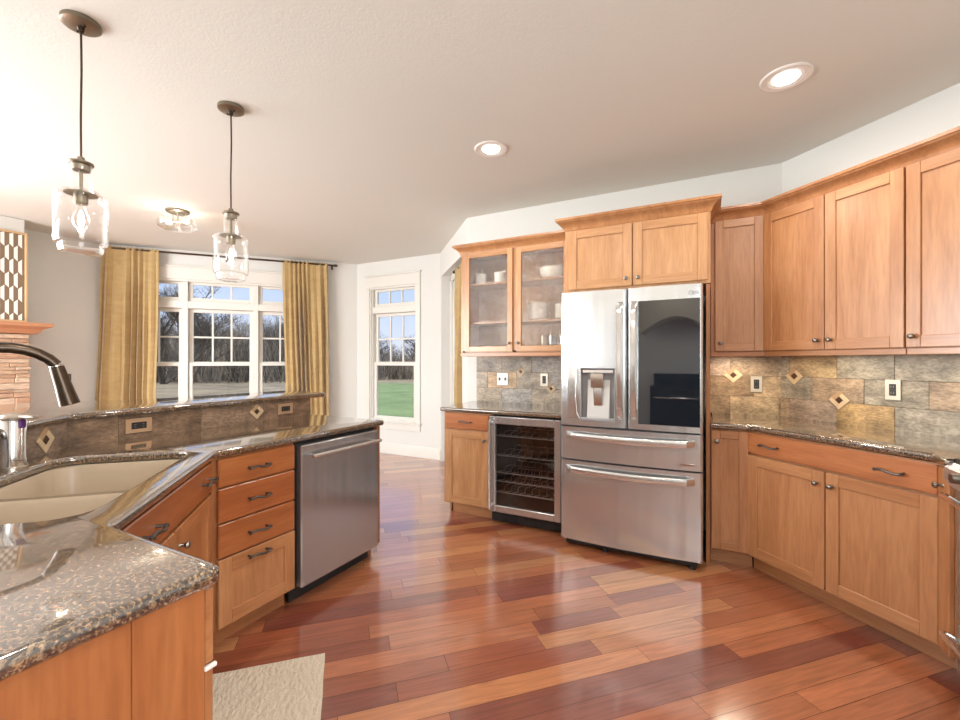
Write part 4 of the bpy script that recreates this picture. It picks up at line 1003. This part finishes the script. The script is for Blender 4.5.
tb = bmesh.new(); ends = ((.11, 1.885), )
def mring(xl, sgn, off): return None
secs = [(1.585, .475, 1.84), (1.602, .490, 1.855), (1.63, .505, 1.875), (1.655, .55, 1.925), (1.66, .56, 1.935), (1.695, .56, 1.935)]
prev = None
for z_, yy, xr in secs:
    xl = 2.0-xr+.0; ring = [tb.verts.new(p) for p in ((xl, -.005, z_), (xl, -yy, z_), (xr, -yy, z_), (xr, -.005, z_))]
    if prev:
        for j in range(4): tb.faces.new((prev[j], prev[(j+1) % 4], ring[(j+1) % 4], ring[j]))
    else: tb.faces.new(ring[::-1])
    prev = ring
tb.faces.new(prev); bmesh.ops.recalc_face_normals(tb, faces=tb.faces); merge(bm, tb); ob('mantel', bm, 'mantel_wood', t)
# wall art
t = thing('wall_art', (-6.54+.424, 0, 0), R(90), 'tall wood-framed panel of white and brown elongated hexagons above the mantel', 'wall art')
bm = NB(); x0, x1, z0, z1 = .95, 1.775, 1.70, 2.60; f = .018
box(bm, x0, x0+f, -.03, 0, z0, z1, .002); box(bm, x1-f, x1, -.03, 0, z0, z1, .002); box(bm, x0+f, x1-f, -.03, 0, z0, z0+f, .002); box(bm, x0+f, x1-f, -.03, 0, z1-f, z1, .002); ob('frame', bm, 'oak_frame', t)
bm = NB(); box(bm, x0+f, x1-f, -.012, -.002, z0+f, z1-f, 0, 1); cw, hs, hp = .062, .105, .030; row = 0; z = z0+f-.06
while z < z1-f:
    x = x1-f+.012-(cw/2 if row % 2 else 0)
    while x > x0:
        g_ = .003; P = [(x-cw/2, -.014, z-hp+g_), (x-cw+g_, -.014, z+g_), (x-cw+g_, -.014, z+hs-g_), (x-cw/2, -.014, z+hs+hp-g_)]
        P = [(min(max(px, x0+f+.001), x1-f-.001), py, min(max(pz, z0+f+.001), z1-f-.001)) for px, py, pz in P][::-1]
        if max(q[2] for q in P)-min(q[2] for q in P) > .01 and max(q[0] for q in P)-min(q[0] for q in P) > .004:
            try: poly(bm, P, 0)
            except ValueError: pass
        x -= cw
    z += hs+hp; row += 1
ob('pattern', bm, ['white_tile', 'brown_tile'], t)

# ------------------------------------------------------------------ cooking wall behind the camera (seen mirrored in the refrigerator)
t = thing('kitchen_range', (-.02, -1.33, 0), R(180), 'black range on the wall opposite, mirrored in the refrigerator glass', 'range')
bm = NB(); box(bm, 0, .76, .02, .64, .05, .90, .004); ob('body', bm, 'black', t); bm = NB(); box(bm, 0, .76, 0, .64, .90, .92, .004); ob('cooktop', bm, 'black_gloss', t)
bm = NB(); box(bm, .01, .75, 0, .03, .25, .78, .006); d = ob('oven_door', bm, 'black_gloss', t); bm = NB(); tube(bm, [(.06, -.04, .74), (.70, -.04, .74)], .011, 10); ob('handle', bm, 'chrome', d)
bm = NB(); box(bm, 0, .76, .58, .64, .92, 1.10, .01); ob('backguard', bm, 'black_gloss', t)
t = thing('range_hood', (.12, -1.33, 0), R(180), 'arched plaster range hood on the wall opposite, mirrored in the refrigerator', 'range hood')
bm = NB(); pts = [(0, 2.70), (0, 1.75)]
for i in range(0, 13): s = i/12; pts.append((.04+.96*s, 1.78+.22*math.sin(PI*s)))
pts += [(1.04, 1.75), (1.04, 2.70)]
tb = bmesh.new(); A = [tb.verts.new((x, 0, z)) for x, z in pts]; B_ = [tb.verts.new((x, .62, z)) for x, z in pts]; tb.faces.new(A); tb.faces.new(B_[::-1])
for i in range(len(A)): j = (i+1) % len(A); tb.faces.new((A[i], B_[i], B_[j], A[j]))
bmesh.ops.recalc_face_normals(tb, faces=tb.faces); merge(bm, tb); ob('canopy', bm, 'hood_plaster', t)

# ------------------------------------------------------------------ outdoors
bm = NB(); poly(bm, [(-160, -60, -.62), (60, -60, -.62), (60, 160, -.62), (-160, 160, -.62)]); tag(ob('ground', bm, 'field'), kind='structure')
bm = NB(); poly(bm, [(-5.5, 4.5, -.60), (3, 4.2, -.60), (14, 40, -.60), (-15, 34, -.60), (-27, 28, -.60)][::1]); o = ob('lawn', bm, 'lawn'); tag(o, kind='structure')
def tree_mesh(seed, h, levels=5, spread=.55, mat='bark', thick=1.0):
    rn = random.Random(seed); bm = NB()
    def br(p, d, ln, r, lv):
        n = 3 if lv > 1 else 2; pts = [p]; q = p.copy(); dd = d.copy()
        for i in range(n): dd = (dd+Vector((rn.uniform(-.2, .2), rn.uniform(-.2, .2), rn.uniform(-.05, .15)))).normalized(); q = q+dd*ln/n; pts.append(q.copy())
        tube(bm, pts, [r*(1-.45*i/n) for i in range(n+1)], 5 if lv > 3 else 3, cap=False)
        if lv == 0: return
        for i in range(rn.randint(3, 5) if lv < levels else 7):
            k = rn.uniform(.35, 1) if lv < levels else rn.uniform(.3, 1)
            base = pts[min(n, int(k*n))]; ax = Vector((rn.uniform(-1, 1), rn.uniform(-1, 1), rn.uniform(-.2, .8))).normalized()
            nd = (dd*(1-spread)+ax*spread*1.3).normalized(); br(base, nd, ln*rn.uniform(.5, .78), r*.5, lv-1)
    br(Vector((0, 0, -.1)), Vector((0, 0, 1)), h*.42, .018*h*thick, levels)
    me = bpy.data.meshes.new('tree'); bm.to_mesh(me); bm.free(); me.materials.append(MAT[mat]); return me
TM = [tree_mesh(1, 11), tree_mesh(2, 9, mat='bark_pale'), tree_mesh(3, 12), tree_mesh(4, 8, mat='bark_pale', spread=.6), tree_mesh(5, 10, spread=.65)]
def place_tree(me, x, y, s, rzv, label, group=None, nm='bare_tree'):
    o = bpy.data.objects.new(nm, me); C.objects.link(o); o.location = (x, y, -.62); o.rotation_euler = (0, 0, rzv); o.scale = (s, s, s); tag(o, label, 'tree', group)
def vp(u, D):  # a place seen at image column u, D metres out
    k = (u-480)/433.; c, s = math.cos(R(27.5)), math.sin(R(27.5)); return (D*(-s+c*k), D*(c+s*k))
rn = random.Random(21)
x, y = vp(190, 31); place_tree(TM[2], x, y, 1.0, 1.0, 'large dark bare tree outside, seen through the left edge of the middle pane')
x, y = vp(163, 36); place_tree(TM[0], x, y, 1.05, 2.0, 'tall bare tree outside the left pane of the big window')
for i in range(26):
    u = 120+i*7.2+rn.uniform(-3, 3); x, y = vp(u, rn.uniform(40, 62)); place_tree(TM[rn.randrange(5)], x, y, rn.uniform(.8, 1.1), rn.random()*6, 'bare leafless tree in the wood beyond the big window', 'wood beyond the big window')
for i in range(7):
    u = 366+i*9+rn.uniform(-2, 2); x, y = vp(u, rn.uniform(62, 75)); place_tree(TM[rn.randrange(5)], x, y, rn.uniform(.7, 1.0), rn.random()*6, 'bare tree far across the lawn beyond the narrow window', 'trees beyond the narrow window')
def brush(name, u0, u1, d0, d1, n, h0, h1, mat, label):
    bm = NB()
    for i in range(n):
        x, y = vp(rn.uniform(u0, u1), rn.uniform(d0, d1)); h = rn.uniform(h0, h1); k_ = rn.randrange(3)
        for j in range(3):
            a = rn.random()*6.28; l_ = rn.uniform(.1, .45)*h; w2 = rn.uniform(.018, .04); hh_ = h*rn.uniform(.6, 1)
            p = Vector((x, y, -.62)); q = Vector((x+l_*math.cos(a), y+l_*math.sin(a), -.62+hh_)); m_ = (p+q)/2+Vector((rn.uniform(-.3, .3), rn.uniform(-.3, .3), .1*h)); tube(bm, [p, m_, q], [w2, w2*.6, w2*.25], 3, mi=k_, cap=False)
    tag(ob(name, bm, ['bark_pale', 'twig_tan', 'bark'], smooth=False), label, 'brush', kind='stuff')
plain('twig_tan', (.33, .27, .19), .9)
brush('brush_thicket', 110, 320, 38, 56, 1100, 3.0, 7.5, 'bark_pale', 'dense grey-brown brush at the edge of the wood beyond the big window')
brush('brush_thicket', 355, 440, 44, 62, 700, 1.0, 3.5, 'bark_pale', 'low brown shrubs along the far side of the lawn')
